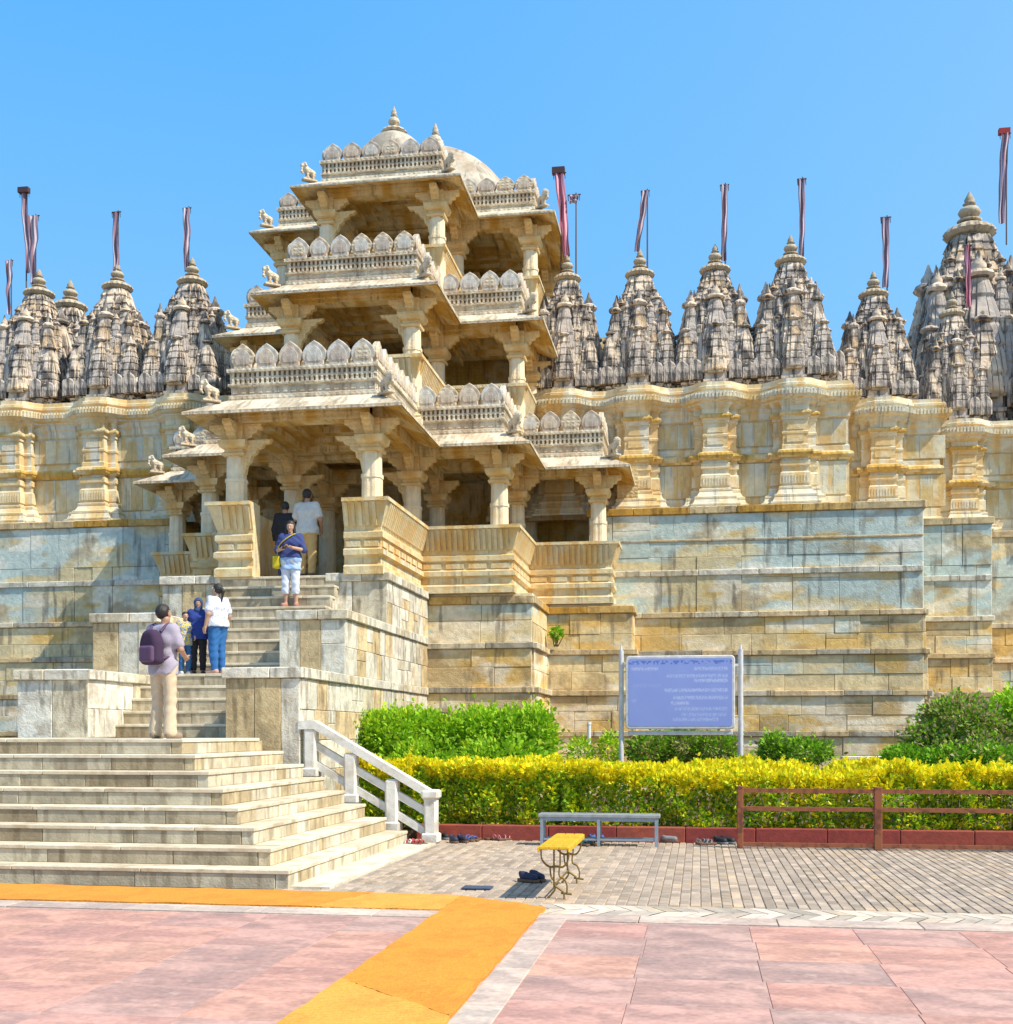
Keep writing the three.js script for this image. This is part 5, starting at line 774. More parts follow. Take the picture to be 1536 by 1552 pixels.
{ const S1 = shoeGeo(true), S2 = shoeGeo(false), r = rng(51);
  const cols = { black: [0.02, 0.02, 0.025], brown: [0.16, 0.08, 0.04], tan: [0.42, 0.28, 0.16], red: [0.40, 0.05, 0.06], blue: [0.06, 0.12, 0.34], white: [0.62, 0.60, 0.58], pink: [0.55, 0.18, 0.22], grey: [0.2, 0.2, 0.22], teal: [0.04, 0.24, 0.28], navy: [0.02, 0.025, 0.06] }, cm = {}; for (const k in cols) cm[k] = mat(cols[k], { rough: 0.7, map: T.cloth });
  const pair = (kind, c, px, py, label, group, a = r() * 6) => { const [gx, gD] = ground(px, py), k = kind ? S1 : S2; for (const s of [-1, 1]) { const t = thing(kind ? 'sandal' : 'shoe', label, kind ? 'sandal' : 'shoe', [gx + s * 0.065 * Math.cos(a), 0.004, -gD - s * 0.065 * Math.sin(a) + (r() - 0.5) * 0.03], group); t.rotation.y = a + (r() - 0.5) * 0.5; mesh('sole', k[0], cm[c === 'black' ? 'grey' : 'brown'], t); mesh(kind ? 'straps' : 'upper', k[1], cm[c], t); } };
  const at = 'of the pair left by the red kerb';
  pair(1, 'tan', 604, 1273, 'tan strap sandal at the foot of the white railing', 'tan sandal pair', 0.4); pair(1, 'red', 632, 1281, 'red strap sandal in front of the white railing post', 'red sandal pair', 1.2); pair(0, 'black', 668, 1272, 'black shoe beside the last post of the white railing', 'black shoe pair', 0.2);
  pair(1, 'white', 616, 1280, 'white strap sandal among the footwear by the white railing', 'white sandal pair', 2.0); pair(0, 'navy', 695, 1277, 'navy blue shoe ' + at, 'navy shoe pair', 0.5); pair(1, 'blue', 712, 1275, 'bright blue strap sandal ' + at, 'blue sandal pair', 1.0); pair(1, 'brown', 733, 1272, 'brown strap sandal ' + at, 'brown sandal pair', 0.1); pair(1, 'pink', 762, 1273, 'pink strap sandal ' + at, 'pink sandal pair', 2.4); pair(0, 'white', 778, 1271, 'white shoe ' + at, 'white shoe pair', 0.7);
  pair(1, 'teal', 890, 1281, 'teal strap sandal under the grey metal bench', 'teal sandal pair', 0.8); pair(0, 'blue', 905, 1276, 'blue shoe beside the middle leg of the grey bench', 'blue shoe pair', 0.3); pair(0, 'grey', 1016, 1276, 'dark grey shoe next to the end of the grey bench', 'grey shoe pair', 1.4); pair(0, 'black', 1098, 1279, 'black shoe beside the first post of the rusty fence', 'black shoe pair by fence', 0.6); pair(1, 'grey', 1070, 1280, 'grey strap sandal between the bench and the rusty fence', 'grey sandal pair', 1.9);
  pair(0, 'navy', 808, 1336, 'dark navy shoe beside the legs of the yellow bench', 'navy shoe pair by yellow bench', 0.9); }
{ // small white tap pipe and low white ledges in the bed
  const x = xAt(893, 22), t = thing('standpipe', 'short white standpipe against the porch plinth', 'pipe', [x, 0.1, -22]), m = mat([0.7, 0.7, 0.7], { rough: 0.4 }); const h = yAt(893, 1098, 22) - 0.1; mesh('pipe', rod([0, 0, 0], [0, h, 0], 0.035, 0.035, 12), m, t); mesh('cap', rod([0, h, 0], [0, h + 0.04, 0], 0.045, 0.04, 12), m, t);
  const D = 26.5, a = xAt(1275, D), b = xAt(1345, D), l = thing('stone_ledge', 'low white stone ledge at the foot of the wide plinth', 'ledge', [(a + b) / 2, 0.1, -D]); const hh = yAt(1300, 1146, D) - 0.1; put(l, 'slab', boxUV(chamfer(b - a, 0.07, 0.5, 0.012)), stoneMats.white[0], 0, hh - 0.035, 0); for (const s of [-1, 1]) put(l, 'support', boxUV(chamfer(0.12, hh - 0.07, 0.4, 0.012)), stoneMats.cream[0], s * (b - a) * 0.4, (hh - 0.07) / 2, 0);
}
// ---------------------------------------------------------------- plants
const leafGeo = (() => { const g = new G(), p = [[0, 0, 0], [0.30, 0.10, 0.35], [0.22, 0.06, 0.75], [0, -0.02, 1], [-0.22, 0.06, 0.75], [-0.30, 0.10, 0.35]]; const c = [0, 0.0, 0.5]; for (let i = 0; i < 6; i++) g.tri(c, p[i], p[(i + 1) % 6]); return g.build(); })();
const leafMat = (k = 0.45) => new THREE.MeshPhysicalMaterial({ color: 0xffffff, roughness: 0.75, transmission: k, thickness: 0, side: THREE.DoubleSide, specularIntensity: 0.4 });
const LEAF = leafMat();
// place(r) gives [x, y, z, outward x, y, z, colour]
function foliage(parent, n, place, size, seed, name = 'foliage') {
  const r = rng(seed), m = new THREE.InstancedMesh(leafGeo, LEAF, n), d = new THREE.Object3D(), v = new THREE.Vector3(), col = new THREE.Color(), root = rootPos(parent);
  for (let i = 0; i < n; i++) { const [x, y, z, nx, ny, nz, c] = place(r); d.position.set(x - root.x, y - root.y, z - root.z); v.set(nx + (r() - 0.5) * 1.6, ny + (r() - 0.35) * 1.4, nz + (r() - 0.5) * 1.6).normalize(); d.up.set(r() - 0.5, 1, r() - 0.5).normalize(); d.lookAt(d.position.x + root.x * 0 + v.x, d.position.y + v.y, d.position.z + v.z); d.rotateZ((r() - 0.5) * 2.5); const s = size * (0.6 + 0.8 * r()); d.scale.set(s, s, s); d.updateMatrix(); m.setMatrixAt(i, d.matrix); const k = 0.75 + 0.5 * r(); col.setRGB(c[0] * k, c[1] * k, c[2] * k); m.setColorAt(i, col); }
  m.name = name; m.userData.kind = 'stuff'; m.castShadow = m.receiveShadow = true; parent.add(m); return m;
}
const YEL = [[0.88, 0.80, 0.012], [0.82, 0.78, 0.015], [0.90, 0.75, 0.01]], LIM = [[0.60, 0.70, 0.02], [0.50, 0.64, 0.02]], GRN = [[0.26, 0.50, 0.02], [0.19, 0.41, 0.02], [0.32, 0.56, 0.025]], BRI = [[0.38, 0.62, 0.025], [0.30, 0.54, 0.025], [0.47, 0.68, 0.03]];
const stemM = mat([0.12, 0.08, 0.045]);
function stems(t, n, x0, x1, y0, y1, z0, z1, seed) { const r = rng(seed), l = []; for (let i = 0; i < n; i++) { const x = lerp(x0, x1, r()), z = lerp(z0, z1, r()); l.push(rod([x, y0, z], [x + (r() - 0.5) * 0.35, lerp(y0, y1, 0.6 + 0.4 * r()), z + (r() - 0.5) * 0.3], 0.014, 0.006, 5)); } stuff(part(t, 'stems', joined(l), stemM)); }
function hedge(label, x0, x1, Da, Db, H, seed, n) {
  const t = thing('hedge', label, 'hedge', [(x0 + x1) / 2, 0.12, -(Da + Db) / 2], 'golden hedges behind the kerb');
  const top = (x, z) => H + 0.22 * (fbm(x / 8 + 5, z / 8 + 5, 22, 22, 5, 3) - 0.5) * 2 + 0.02 * Math.sin(x * 2.3 + seed);
  const bulge = (x, y) => 0.2 * (fbm(x / 8 + 2, y / 8 + 3, 28, 28, 4, 5) - 0.5) * 2;
  foliage(t, n, (r) => {
    const f = r(), x = lerp(x0, x1, r()), y0 = 0.14; let y, z, nx = 0, ny = 0, nz = 0;
    if (f < 0.42) { z = lerp(-Db, -Da, r()); y = top(x, z) - Math.pow(r(), 2) * 0.28; ny = 1; } else if (f < 0.90) { y = lerp(y0, top(x, -Da), r()); z = -Da + bulge(x, y) - Math.pow(r(), 1.6) * 0.25; nz = 1; ny = 0.3; } else { const s = r() < 0.5 ? -1 : 1; y = lerp(y0, H, r()); z = lerp(-Db, -Da, r()); const e = (s > 0 ? x1 : x0) - s * r() * 0.2; nx = s; const q = top(e, z) - y, h = 0.5; return [e, y, z, nx, 0.3, 0, colour(r, q, e, y)]; }
    return [x, y, z, nx, ny, nz, colour(r, top(x, z) - y, x, y)];
  }, 0.075, seed);
  { // loose shoots above the clipped top
    const q = rng(seed + 9), sh = []; for (let i = 0; i < (x1 - x0) * 9; i++) sh.push([lerp(x0, x1, q()), lerp(-Db, -Da, q()), 0.06 + 0.2 * q() * q()]);
    foliage(t, sh.length * 9, (r) => { const [sx, sz, l] = pick(r, sh), v = r(); return [sx + (r() - 0.5) * 0.05, top(sx, sz) + v * l, sz + (r() - 0.5) * 0.05, r() - 0.5, 0.6, r() - 0.5, pick(r, YEL)]; }, 0.06, seed + 10, 'shoots'); }
  function colour(r, below, x, y) { const clump = fbm(x / 8 + 1, y / 8 + 1, 40, 40, 2, 9), a = r(); return below + (clump - 0.5) * 0.5 < 0.24 ? (a < 0.86 ? pick(r, YEL) : pick(r, LIM)) : a < 0.20 + clump * 0.4 ? pick(r, LIM) : a < 0.42 + clump * 0.4 ? pick(r, YEL) : a < 0.985 ? pick(r, GRN) : [0.24, 0.15, 0.05]; } // yellow new shoots crown the hedge; below, yellow, lime, green and a few dead leaves mix
  stems(t, Math.round((x1 - x0) * 8), x0 + 0.1, x1 - 0.1, 0.1, H - 0.15, -Db + 0.15, -Da - 0.1, seed + 1); return t;
}
hedge('yellow topped clipped hedge between the white railing and the grey bench', -5.3, -2.12, 17.74, 18.9, 1.08, 81, 20000);
hedge('long yellow topped clipped hedge behind the grey bench and rusty fence', -1.98, 8.8, 17.74, 18.9, 1.04, 82, 56000);
function bush(label, blobs, n, cols, size, seed, { group, base = 0.1, tuft = 0 } = {}) { // blobs: [x, y, D, rx, ry, rz]
  const b0 = blobs[0], t = thing('bush', label, 'bush', [b0[0], base, -b0[2]], group), w = blobs.map((b) => b[3] * b[4] + b[4] * b[5]), W = w.reduce((a, b) => a + b);
  foliage(t, n, (r) => { let k = r() * W, i = 0; while (k > w[i]) k -= w[i++]; const b = blobs[i], u = r() * 2 - 1, a = r() * 2 * Math.PI, q = Math.sqrt(1 - u * u), d = [q * Math.cos(a), u, q * Math.sin(a)], nz = 0.52 + 0.92 * fbm(d[0] / 4 + 0.5 + i * 0.1, d[1] / 4 + d[2] / 4 + 0.5, 30, 30, 3, 11), s = nz * (1 - 0.45 * Math.pow(r(), 2)) * (1 + (r() < 0.06 ? tuft * r() : 0)); return [b[0] + d[0] * b[3] * s, Math.max(base + 0.03, b[1] + d[1] * b[4] * s), -b[2] + d[2] * b[5] * s, ...d, pick(r, cols)]; }, size, seed);
  for (const b of blobs) stems(t, 6, b[0] - b[3] * 0.3, b[0] + b[3] * 0.3, base - 0.02, b[1] + b[4] * 0.4, -b[2] - b[5] * 0.3, -b[2] + b[5] * 0.3, seed + 3); return t;
}
const bb = (px, py, D, r, ry = r, rz = r) => [xAt(px, D), yAt(px, py, D), D, r, ry, rz];
bush('large bright green bush behind the yellow hedge by the stair wall', [bb(556, 1122, 20.4, 0.5, 0.45), bb(600, 1122, 20.4, 0.55, 0.5), bb(640, 1112, 20.7, 0.45, 0.42), bb(685, 1124, 20.6, 0.5, 0.45), bb(728, 1112, 20.6, 0.5, 0.42), bb(775, 1120, 20.6, 0.5, 0.48), bb(812, 1126, 20.5, 0.4, 0.62), bb(640, 1165, 20.2, 0.9, 0.5), bb(760, 1165, 20.2, 0.9, 0.5)], 30000, [...BRI, BRI[0], BRI[1], GRN[2], LIM[1]], 0.085, 85, { tuft: 0.5 });
bush('tall flowering bush with pinkish cream blooms beyond the rusty fence', [bb(1450, 1100, 21.0, 0.62, 0.48), bb(1420, 1130, 20.8, 0.5, 0.4), bb(1500, 1120, 21.2, 0.7, 0.5), bb(1470, 1150, 20.6, 0.8, 0.4)], 15000, [...GRN, [0.20, 0.28, 0.06], [0.42, 0.34, 0.16], [0.52, 0.42, 0.24], [0.30, 0.32, 0.08]], 0.075, 86, { tuft: 0.3 });
bush('leafy green bush at the edge beside the flowering bush', [bb(1540, 1105, 21.4, 0.6, 0.55), bb(1580, 1100, 21.6, 0.8, 0.7)], 9000, [...BRI, GRN[2]], 0.09, 87, { tuft: 0.3 });
bush('low dark rounded bush in front of the flowering bush', [bb(1372, 1150, 20.4, 0.42, 0.2), bb(1440, 1152, 20.2, 0.5, 0.2), bb(1500, 1150, 20.2, 0.5, 0.22)], 7000, GRN, 0.06, 88);
bush('straggly green plants beneath the blue notice board', [bb(985, 1138, 21.4, 0.42, 0.28), bb(1035, 1132, 21.6, 0.5, 0.32), bb(1085, 1138, 21.4, 0.4, 0.28)], 6500, [...GRN, [0.22, 0.26, 0.06], [0.30, 0.26, 0.10]], 0.07, 89, { tuft: 0.7 });
bush('small leafy plant between the notice board and the white ledge', [bb(1215, 1140, 21.6, 0.5, 0.22), bb(1175, 1140, 21.6, 0.25, 0.3)], 4200, [...GRN, BRI[1], [0.20, 0.26, 0.06]], 0.07, 90, { tuft: 1.0 });
bush('thin green sprig beside the short white standpipe', [bb(880, 1140, 21.2, 0.25, 0.25), bb(925, 1138, 21.2, 0.2, 0.3)], 1500, [...BRI, LIM[0]], 0.06, 91, { tuft: 1.0 });
bush('tiny fern growing from a joint of the porch plinth', [bb(843, 960, 27.45, 0.14, 0.12, 0.1)], 260, [GRN[2], BRI[1]], 0.07, 92, { base: 3.6 });
// ---------------------------------------------------------------- people (built 1.72 m tall facing +z, then scaled)
const SKIN = mat([0.40, 0.22, 0.14], { rough: 0.6 }), SKIN2 = mat([0.48, 0.28, 0.19], { rough: 0.6 }), HAIR = mat([0.02, 0.016, 0.014], { rough: 0.6 }), EYEW = mat([0.7, 0.68, 0.64], { rough: 0.3 }), EYED = mat([0.02, 0.015, 0.01], { rough: 0.3 }), LIP = mat([0.34, 0.12, 0.10], { rough: 0.5 });
const V = (a, b, t) => a.map((q, i) => lerp(q, b[i], t)), plus = (a, b) => a.map((q, i) => q + b[i]);
function person(o) {
  const { x, y, D, height, turn, label, skin: sk = SKIN, shirt, trousers, sleeve = 'short', arms = {}, legs = {}, hair = 'short', hem = 0.86, ankle = 0.1, fat = 1, shoes, head = [0, 0] } = o;
  const t = thing('person', label, 'person', [x, y, -D]); t.rotation.y = turn; t.scale.setScalar(height / 1.72);
  const J = { pel: [0, 0.95, 0], waist: [0, 1.08, 0], chest: [0, 1.28, 0.0], neck: [0, 1.45, -0.01], head: [0, 1.60, 0.01] };
  for (const s of [-1, 1]) { const k = s < 0 ? 'R' : 'L', a = arms[k] ?? {}, l = legs[k] ?? {}; J['sh' + k] = [s * 0.175 * Math.sqrt(fat), 1.405, -0.01]; J['el' + k] = a.el ?? [s * 0.245 * fat, 1.13, -0.03]; J['wr' + k] = a.wr ?? [s * 0.25 * fat, 0.90, 0.04]; J['hi' + k] = [s * 0.09, 0.92, 0]; J['kn' + k] = l.kn ?? [s * 0.10, 0.49, 0.015]; J['an' + k] = l.an ?? [s * 0.10, 0.09, -0.02]; }
  const torso = (e, f = fat) => [[[-0.085 * f, 0.95, 0], [0.085 * f, 0.95, 0], 0.115 * f + e, 0.115 * f + e], [[-0.06 * f, 1.1, 0.005], [0.06 * f, 1.1, 0.005], 0.11 * f + e, 0.11 * f + e], [[-0.09 * f, 1.27, 0], [0.09 * f, 1.27, 0], 0.115 + e, 0.115 + e], [[-0.13, 1.385, -0.01], [0.13, 1.385, -0.01], 0.07 + e, 0.07 + e]];
  const arm = (k, e, to = 2) => to === 1 ? [[J['sh' + k], J['el' + k], 0.058 * fat + e, 0.046 * fat + e]] : to < 1 ? [[J['sh' + k], V(J['sh' + k], J['el' + k], to), 0.058 * fat + e, 0.052 * fat + e * 1.3]] : [[J['sh' + k], J['el' + k], 0.055 * fat + e, 0.042 * fat + e], [J['el' + k], J['wr' + k], 0.042 * fat + e, 0.029 + e]];
  const leg = (k, e, e2 = e) => [[J['hi' + k], J['kn' + k], 0.092 * fat + e, 0.062 * fat + e], [J['kn' + k], V(J['kn' + k], J['an' + k], 0.35), 0.06 * fat + e, 0.058 * fat + e], [V(J['kn' + k], J['an' + k], 0.35), J['an' + k], 0.058 * fat + e, 0.04 + e2]];
  const foot = (k) => { const a = J['an' + k], s = k === 'R' ? -1 : 1; return [[plus(a, [0, -0.04, -0.03]), plus(a, [s * 0.03, -0.055, 0.14]), 0.042, 0.034]]; };
  const all = [...torso(0), ...arm('L', 0), ...arm('R', 0), ...leg('L', 0), ...leg('R', 0), ...foot('L'), ...foot('R'), [[0, 1.40, -0.01], [head[0] * 0.4, 1.53, 0.0], 0.056, 0.052]];
  const xs = Object.values(J).map((q) => q[0]), zs = Object.values(J).map((q) => q[2]), lo = [Math.min(...xs) - 0.17, -0.02, Math.min(...zs) - 0.17], hi = [Math.max(...xs) + 0.17, 1.58, Math.max(...zs) + 0.22];
  const cut = (f, y0, y1) => (a, b, c) => Math.max(f(a, b, c), y0 - b, b - y1);
  const bodyG = [skin(bones(all, 0.035), lo, hi, 0.016)];
  // head with nose, brow, chin and ears, turned on the neck
  const hc = J.head, hm = new THREE.Matrix4().makeTranslation(hc[0] + head[0] * 0.02, hc[1], hc[2]).multiply(new THREE.Matrix4().makeRotationFromEuler(new THREE.Euler(head[1], head[0], 0, 'YXZ')));
  const face = (a, b, c) => { let d = Math.hypot(a / 0.076, (b - 0.02) / 0.098, (c + 0.01) / 0.094) - 1; d *= 0.078; d = smin(d, capsule(a, b, c, [0, -0.035, 0.03], [0, -0.085, 0.055], 0.058, 0.03), 0.03); d = smin(d, capsule(a, b, c, [0, 0.012, 0.083], [0, -0.024, 0.105], 0.009, 0.014), 0.012); for (const s of [-1, 1]) { d = smin(d, capsule(a, b, c, [s * 0.076, 0.012, -0.005], [s * 0.078, -0.018, 0.0], 0.014, 0.011), 0.008); d = smin(d, capsule(a, b, c, [s * 0.012, 0.03, 0.082], [s * 0.045, 0.03, 0.07], 0.010, 0.008), 0.012); } return d; };
  bodyG.push(skin(face, [-0.11, -0.14, -0.13], [0.11, 0.14, 0.14], 0.0075).applyMatrix4(hm));
  // hands: palm, four fingers, thumb
  for (const k of ['L', 'R']) { const w = J['wr' + k], e = J['el' + k], dir = new THREE.Vector3(...w).sub(new THREE.Vector3(...e)).normalize(), s = k === 'R' ? -1 : 1, side = new THREE.Vector3(0, 0, 1).addScaledVector(dir, -dir.z).normalize(); if (side.lengthSq() < 0.1) side.set(s, 0, 0); const nrm = side.clone().cross(dir).multiplyScalar(s).normalize(); const P = (a, b, c) => [w[0] + dir.x * a + side.x * b + nrm.x * c, w[1] + dir.y * a + side.y * b + nrm.y * c, w[2] + dir.z * a + side.z * b + nrm.z * c];
    const hb = [[P(-0.02, 0, 0), P(0.03, 0, 0), 0.027, 0.026], [P(0.03, 0.018, 0), P(0.085, 0.026, 0), 0.017, 0.014], [P(0.03, -0.012, 0), P(0.085, -0.018, 0), 0.017, 0.014]]; const fg = []; [[0.03, 0.062], [0.010, 0.075], [-0.010, 0.07], [-0.028, 0.055]].forEach(([b, l]) => fg.push([P(0.08, b, 0), P(0.08 + l * 0.5, b, -0.008), 0.0095, 0.009], [P(0.08 + l * 0.5, b, -0.008), P(0.08 + l * 0.92, b, -0.03), 0.009, 0.0075])); fg.push([P(0.02, 0.03, 0), P(0.055, 0.055, -0.012), 0.012, 0.011], [P(0.055, 0.055, -0.012), P(0.088, 0.060, -0.022), 0.011, 0.009]);
    const fh = bones(hb, 0.02), ff = bones(fg, 0.004), c0 = P(0.07, 0, 0); bodyG.push(skin((a, b, c) => smin(fh(a, b, c), ff(a, b, c), 0.006), c0.map((q) => q - 0.125), c0.map((q) => q + 0.125), 0.0062)); }
  const body = mesh('body', joined(bodyG), sk, t);
  for (const s of [-1, 1]) { const e = mesh('eye', new THREE.SphereGeometry(0.011, 10, 8).translate(s * 0.030, 0.012, 0.0755).applyMatrix4(hm), EYEW, t); mesh('pupil', new THREE.SphereGeometry(0.006, 8, 6).translate(s * 0.030, 0.012, 0.083).applyMatrix4(hm), EYED, e); }
  mesh('mouth', new THREE.SphereGeometry(0.02, 10, 6).scale(1, 0.3, 0.3).translate(0, -0.052, 0.0845).applyMatrix4(hm), LIP, t);
  // clothes
  const sl = sleeve === 'long' ? 2 : sleeve === 'short' ? 0.72 : 1, fold = (f, k) => (a, b, c) => f(a, b, c) + 0.006 * Math.sin(a * 34 + b * 19 + k) * Math.sin(b * 27 - c * 31) + 0.0012 * Math.sin(b * 55 + a * 45 + k);
  mesh('shirt', skin(fold(cut(bones([...torso(0.022), ...arm('L', 0.017, sl), ...arm('R', 0.017, sl), [[-0.07 * fat, hem + 0.02, 0], [0.07 * fat, hem + 0.02, 0], 0.125 * fat + 0.018, 0.125 * fat + 0.018]], 0.04), hem, 1.475), 1), lo, hi, 0.0145), shirt, t);
  mesh('trousers', skin(fold(cut(bones([...torso(0.014).slice(0, 1), ...leg('L', 0.018, o.flare ?? 0.022), ...leg('R', 0.018, o.flare ?? 0.022)], 0.03), ankle, 1.02), 4), lo, hi, 0.0145), trousers, t);
  if (o.tunic) mesh('tunic', skin(fold(cut(bones([...torso(0.019).slice(0, 3), [[-0.07, 0.74, 0], [0.07, 0.74, 0], 0.14, 0.14]], 0.05), 0.74, 1.1), 2), lo, hi, 0.0145), o.tunic, t);
  if (shoes) for (const k of ['L', 'R']) mesh('shoe', skin(bones(foot(k).map(([a, b, p, q]) => [a, b, p + 0.012, q + 0.012]), 0.02), plus(J['an' + k], [-0.12, -0.12, -0.12]), plus(J['an' + k], [0.12, 0.06, 0.24]), 0.011), shoes, t);
  const hs = (a, b, c) => { const sh = Math.hypot(a / 0.087, (b - 0.03) / 0.104, (c + 0.018) / 0.104) - 1; let d = sh * 0.088; const front = c - (b < 0.055 ? 0.005 : 0.058 + (b - 0.055) * 1.2), low = -0.055 - b; d = Math.max(d, front, hair === 'short' ? low : -0.09 - b); if (hair === 'long') d = smin(d, Math.min(capsule(a, b, c, [0, 0.0, -0.06], [0, -0.2, -0.07], 0.075, 0.065), capsule(a, b, c, [0.07, 0.03, 0.0], [0.085, -0.2, 0.02], 0.028, 0.03), capsule(a, b, c, [-0.07, 0.03, 0.0], [-0.085, -0.2, 0.02], 0.028, 0.03)), 0.03); if (hair === 'pony') d = smin(d, Math.min(capsule(a, b, c, [0, 0.04, -0.11], [0, -0.02, -0.15], 0.03, 0.035), capsule(a, b, c, [0, -0.02, -0.15], [0.01, -0.22, -0.12], 0.035, 0.012)), 0.02); return d + 0.003 * Math.sin(a * 120 + b * 60) * Math.sin(c * 90); };
  if (hair === 'hood') mesh('hood', skin((a, b, c) => { const sh = (Math.hypot(a / 0.105, (b - 0.02) / 0.122, (c + 0.015) / 0.118) - 1) * 0.1; return Math.min(Math.max(smin(sh, capsule(a, b, c, [0, -0.1, -0.01], [0, -0.14, -0.01], 0.09, 0.11), 0.04), -capsule(a, b, c, [0, -0.005, 0.07], [0, -0.01, 0.2], 0.07, 0.09)), 9); }, [-0.16, -0.26, -0.18], [0.16, 0.17, 0.16], 0.009).applyMatrix4(hm), o.hoodM, t);
  else mesh('hair', skin(hs, [-0.13, -0.3, -0.22], [0.13, 0.16, 0.13], 0.0085).applyMatrix4(hm), HAIR, t);
  return t;
}
const fab = (c, extra = {}) => mat(c, { map: T.cloth, bump: 0.002, fine: true, rough: 0.95, ...extra });
const printTex = (a, b, s) => { const t = tex(256, 0.5, (u, v) => mix3(a, b, sstep(0.48, 0.58, fbm(u, v, 30, 26, 2, s)))); return t; };
const stepAt = (D) => LAND + R3 * (Math.floor((D - 19.7) / 0.27) + 1);
{ // man with a backpack on the lower platform
  const D = 14.5, x = xAt(248, D), p = person({ x, y: PLAT, D, height: 1.72, turn: Math.PI - 0.25, label: 'person in beige trousers and lavender shirt with a purple backpack, seen from behind', fat: 0.92, shirt: fab([0.38, 0.34, 0.43]), trousers: fab([0.62, 0.49, 0.34]), hem: 0.82, flare: 0.045, ankle: 0.03, arms: { L: { el: [0.25, 1.15, 0.05], wr: [0.16, 1.10, 0.24] }, R: { el: [-0.25, 1.14, 0.03], wr: [-0.17, 1.06, 0.22] } }, legs: { L: { kn: [0.11, 0.49, 0.03], an: [0.13, 0.09, 0.0] }, R: { kn: [-0.11, 0.49, 0.0], an: [-0.13, 0.09, -0.03] } }, shoes: fab([0.30, 0.22, 0.16]), head: [-0.1, -0.1] });
  const b = thing('backpack', 'dark purple backpack worn by the person in beige trousers', 'backpack', [x, PLAT, -D]); b.rotation.y = p.rotation.y; const m = fab([0.045, 0.022, 0.06]), m2 = fab([0.11, 0.06, 0.125]);
  mesh('bag', skin((a, c, d) => { const q = [Math.abs(a) - 0.075 + 0.05 * sstep(1.2, 1.38, c), Math.abs(c - 1.16) - 0.15, Math.abs(d + 0.225) - 0.02]; return Math.hypot(...q.map((v) => Math.max(v, 0))) + Math.min(Math.max(...q), 0) - 0.075; }, [-0.2, 0.9, -0.36], [0.2, 1.42, -0.1], 0.012), m, b);
  mesh('front_pocket', skin((a, c, d) => { const q = [Math.abs(a) - 0.075, Math.abs(c - 1.07) - 0.07, Math.abs(d + 0.31) - 0.01]; return Math.hypot(...q.map((v) => Math.max(v, 0))) - 0.035; }, [-0.15, 0.93, -0.38], [0.15, 1.2, -0.24], 0.01), m2, b);
  for (const s of [-1, 1]) mesh('strap', tube([[s * 0.09, 1.36, -0.17], [s * 0.115, 1.47, -0.04], [s * 0.12, 1.43, 0.09], [s * 0.14, 1.25, 0.16], [s * 0.15, 1.08, 0.02], [s * 0.12, 1.02, -0.16]], 0.018, 30, 6), m2, b);
}
const LD = 19.15;
person({ x: xAt(281, LD), y: LAND, D: LD, height: 1.06, turn: 0.75, label: 'child in a yellow and blue shirt and jeans standing on the landing', skin: SKIN2, shirt: fab([1, 1, 1], { map: printTex([0.62, 0.46, 0.06], [0.10, 0.22, 0.48], 91) }), trousers: fab([0.03, 0.11, 0.26]), hem: 0.80, shoes: fab([0.6, 0.6, 0.62]), arms: { L: { el: [0.25, 1.12, 0.05], wr: [0.2, 1.0, 0.22] } } });
person({ x: xAt(301, LD + 0.12), y: LAND, D: LD + 0.12, height: 1.3, turn: 0.3, label: 'person in a dark blue hooded top and black trousers on the landing', hair: 'hood', hoodM: fab([0.035, 0.07, 0.17]), shirt: fab([0.02, 0.045, 0.24], {}), trousers: fab([0.015, 0.015, 0.02]), sleeve: 'long', hem: 0.80, shoes: fab([0.05, 0.04, 0.04]) });
person({ x: xAt(330, LD), y: LAND, D: LD, height: 1.52, turn: -1.9, label: 'person in a white patterned T-shirt and blue jeans with a ponytail on the landing', skin: SKIN2, fat: 1.16, hair: 'pony', shirt: fab([1, 1, 1], { map: printTex([0.68, 0.68, 0.74], [0.46, 0.50, 0.64], 95) }), trousers: fab([0.025, 0.13, 0.36]), hem: 0.90, shoes: fab([0.5, 0.3, 0.25]), ankle: 0.07 });
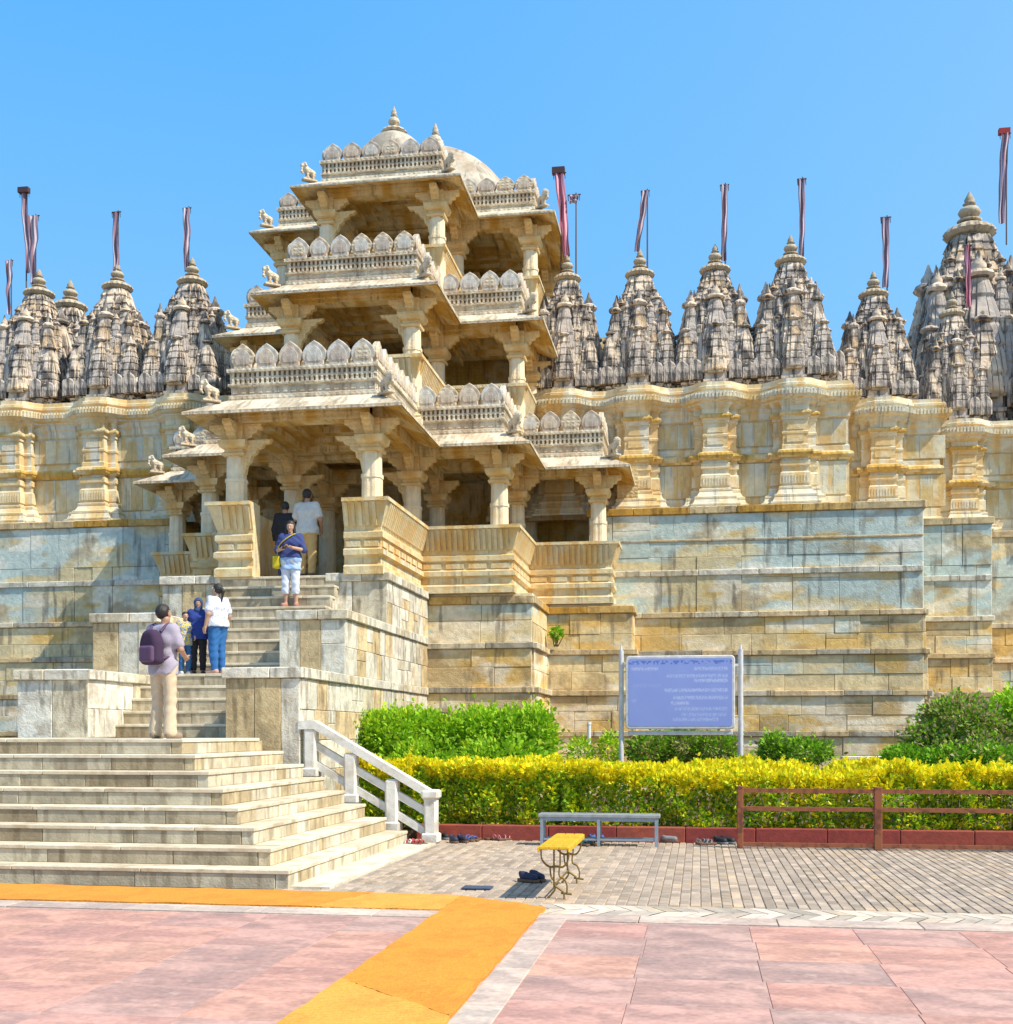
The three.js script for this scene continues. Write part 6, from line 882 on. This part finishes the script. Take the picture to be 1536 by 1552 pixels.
{ const D = 21.25, y = stepAt(D), x = xAt(441, D);
  person({ x, y, D, height: 1.6, turn: 0.08, label: 'person in a navy jacket and white cropped trousers walking down the steps', skin: SKIN2, hair: 'long', shirt: fab([0.04, 0.06, 0.20]), tunic: fab([0.30, 0.44, 0.70]), trousers: fab([0.62, 0.66, 0.76]), sleeve: 'elbow', hem: 0.98, ankle: 0.26, head: [0, 0.15], arms: { L: { el: [0.27, 1.13, 0.03], wr: [0.08, 1.16, 0.22] }, R: { el: [-0.27, 1.13, 0.02], wr: [-0.10, 1.14, 0.22] } }, shoes: fab([0.42, 0.18, 0.14]) });
  const b = thing('shoulder_bag', 'bright yellow shoulder bag carried by the person in the navy jacket', 'bag', [x, y, -D]); b.scale.setScalar(1.6 / 1.72); mesh('pouch', skin((a, c, d) => { const q = [Math.abs(a + 0.27) - 0.045, Math.abs(c - 0.90) - 0.09, Math.abs(d - 0.02) - 0.07]; return Math.hypot(...q.map((v) => Math.max(v, 0))) - 0.03; }, [-0.38, 0.74, -0.12], [-0.16, 1.06, 0.16], 0.011), fab([0.62, 0.50, 0.02]), b); mesh('strap', tube([[-0.27, 0.98, 0.02], [-0.2, 1.2, 0.14], [-0.02, 1.36, 0.15], [0.12, 1.46, 0.02], [0.02, 1.3, -0.15], [-0.22, 1.1, -0.1], [-0.27, 0.98, 0.0]], 0.012, 30, 6), fab([0.5, 0.4, 0.03]), b);
  const ph = thing('phone', 'dark phone held by the person in the navy jacket', 'phone', [x - 0.01, y + 1.16 * 1.6 / 1.72, -D + 0.30]); mesh('phone_body', boxUV(chamfer(0.08, 0.012, 0.15, 0.004)), EYED, ph).rotation.x = 0.6; }
person({ x: xAt(433, 22.4), y: FLOOR, D: 22.4, height: 1.52, turn: Math.PI + 0.1, label: 'person in a black top climbing into the porch, behind the navy jacket', shirt: fab([0.02, 0.022, 0.03]), trousers: fab([0.03, 0.05, 0.14]), sleeve: 'long', shoes: fab([0.05, 0.05, 0.05]) });
person({ x: xAt(466, 22.35), y: FLOOR, D: 22.35, height: 1.74, turn: Math.PI - 0.15, label: 'person in a white shirt and tan trousers entering the porch', shirt: fab([0.62, 0.62, 0.60], { map: printTex([0.95, 0.95, 0.93], [0.85, 0.87, 0.90], 99) }), trousers: fab([0.56, 0.38, 0.16]), fat: 1.08, hem: 0.86, flare: 0.03, shoes: fab([0.14, 0.1, 0.08]), arms: { L: { el: [0.27, 1.14, 0.0], wr: [0.22, 0.98, 0.18] }, R: { el: [-0.28, 1.14, 0.0], wr: [-0.22, 0.96, 0.16] } } });
scene.traverse((o) => { if (o.isMesh) { o.castShadow = true; o.receiveShadow = true; } });
renderer.render(scene, camera);
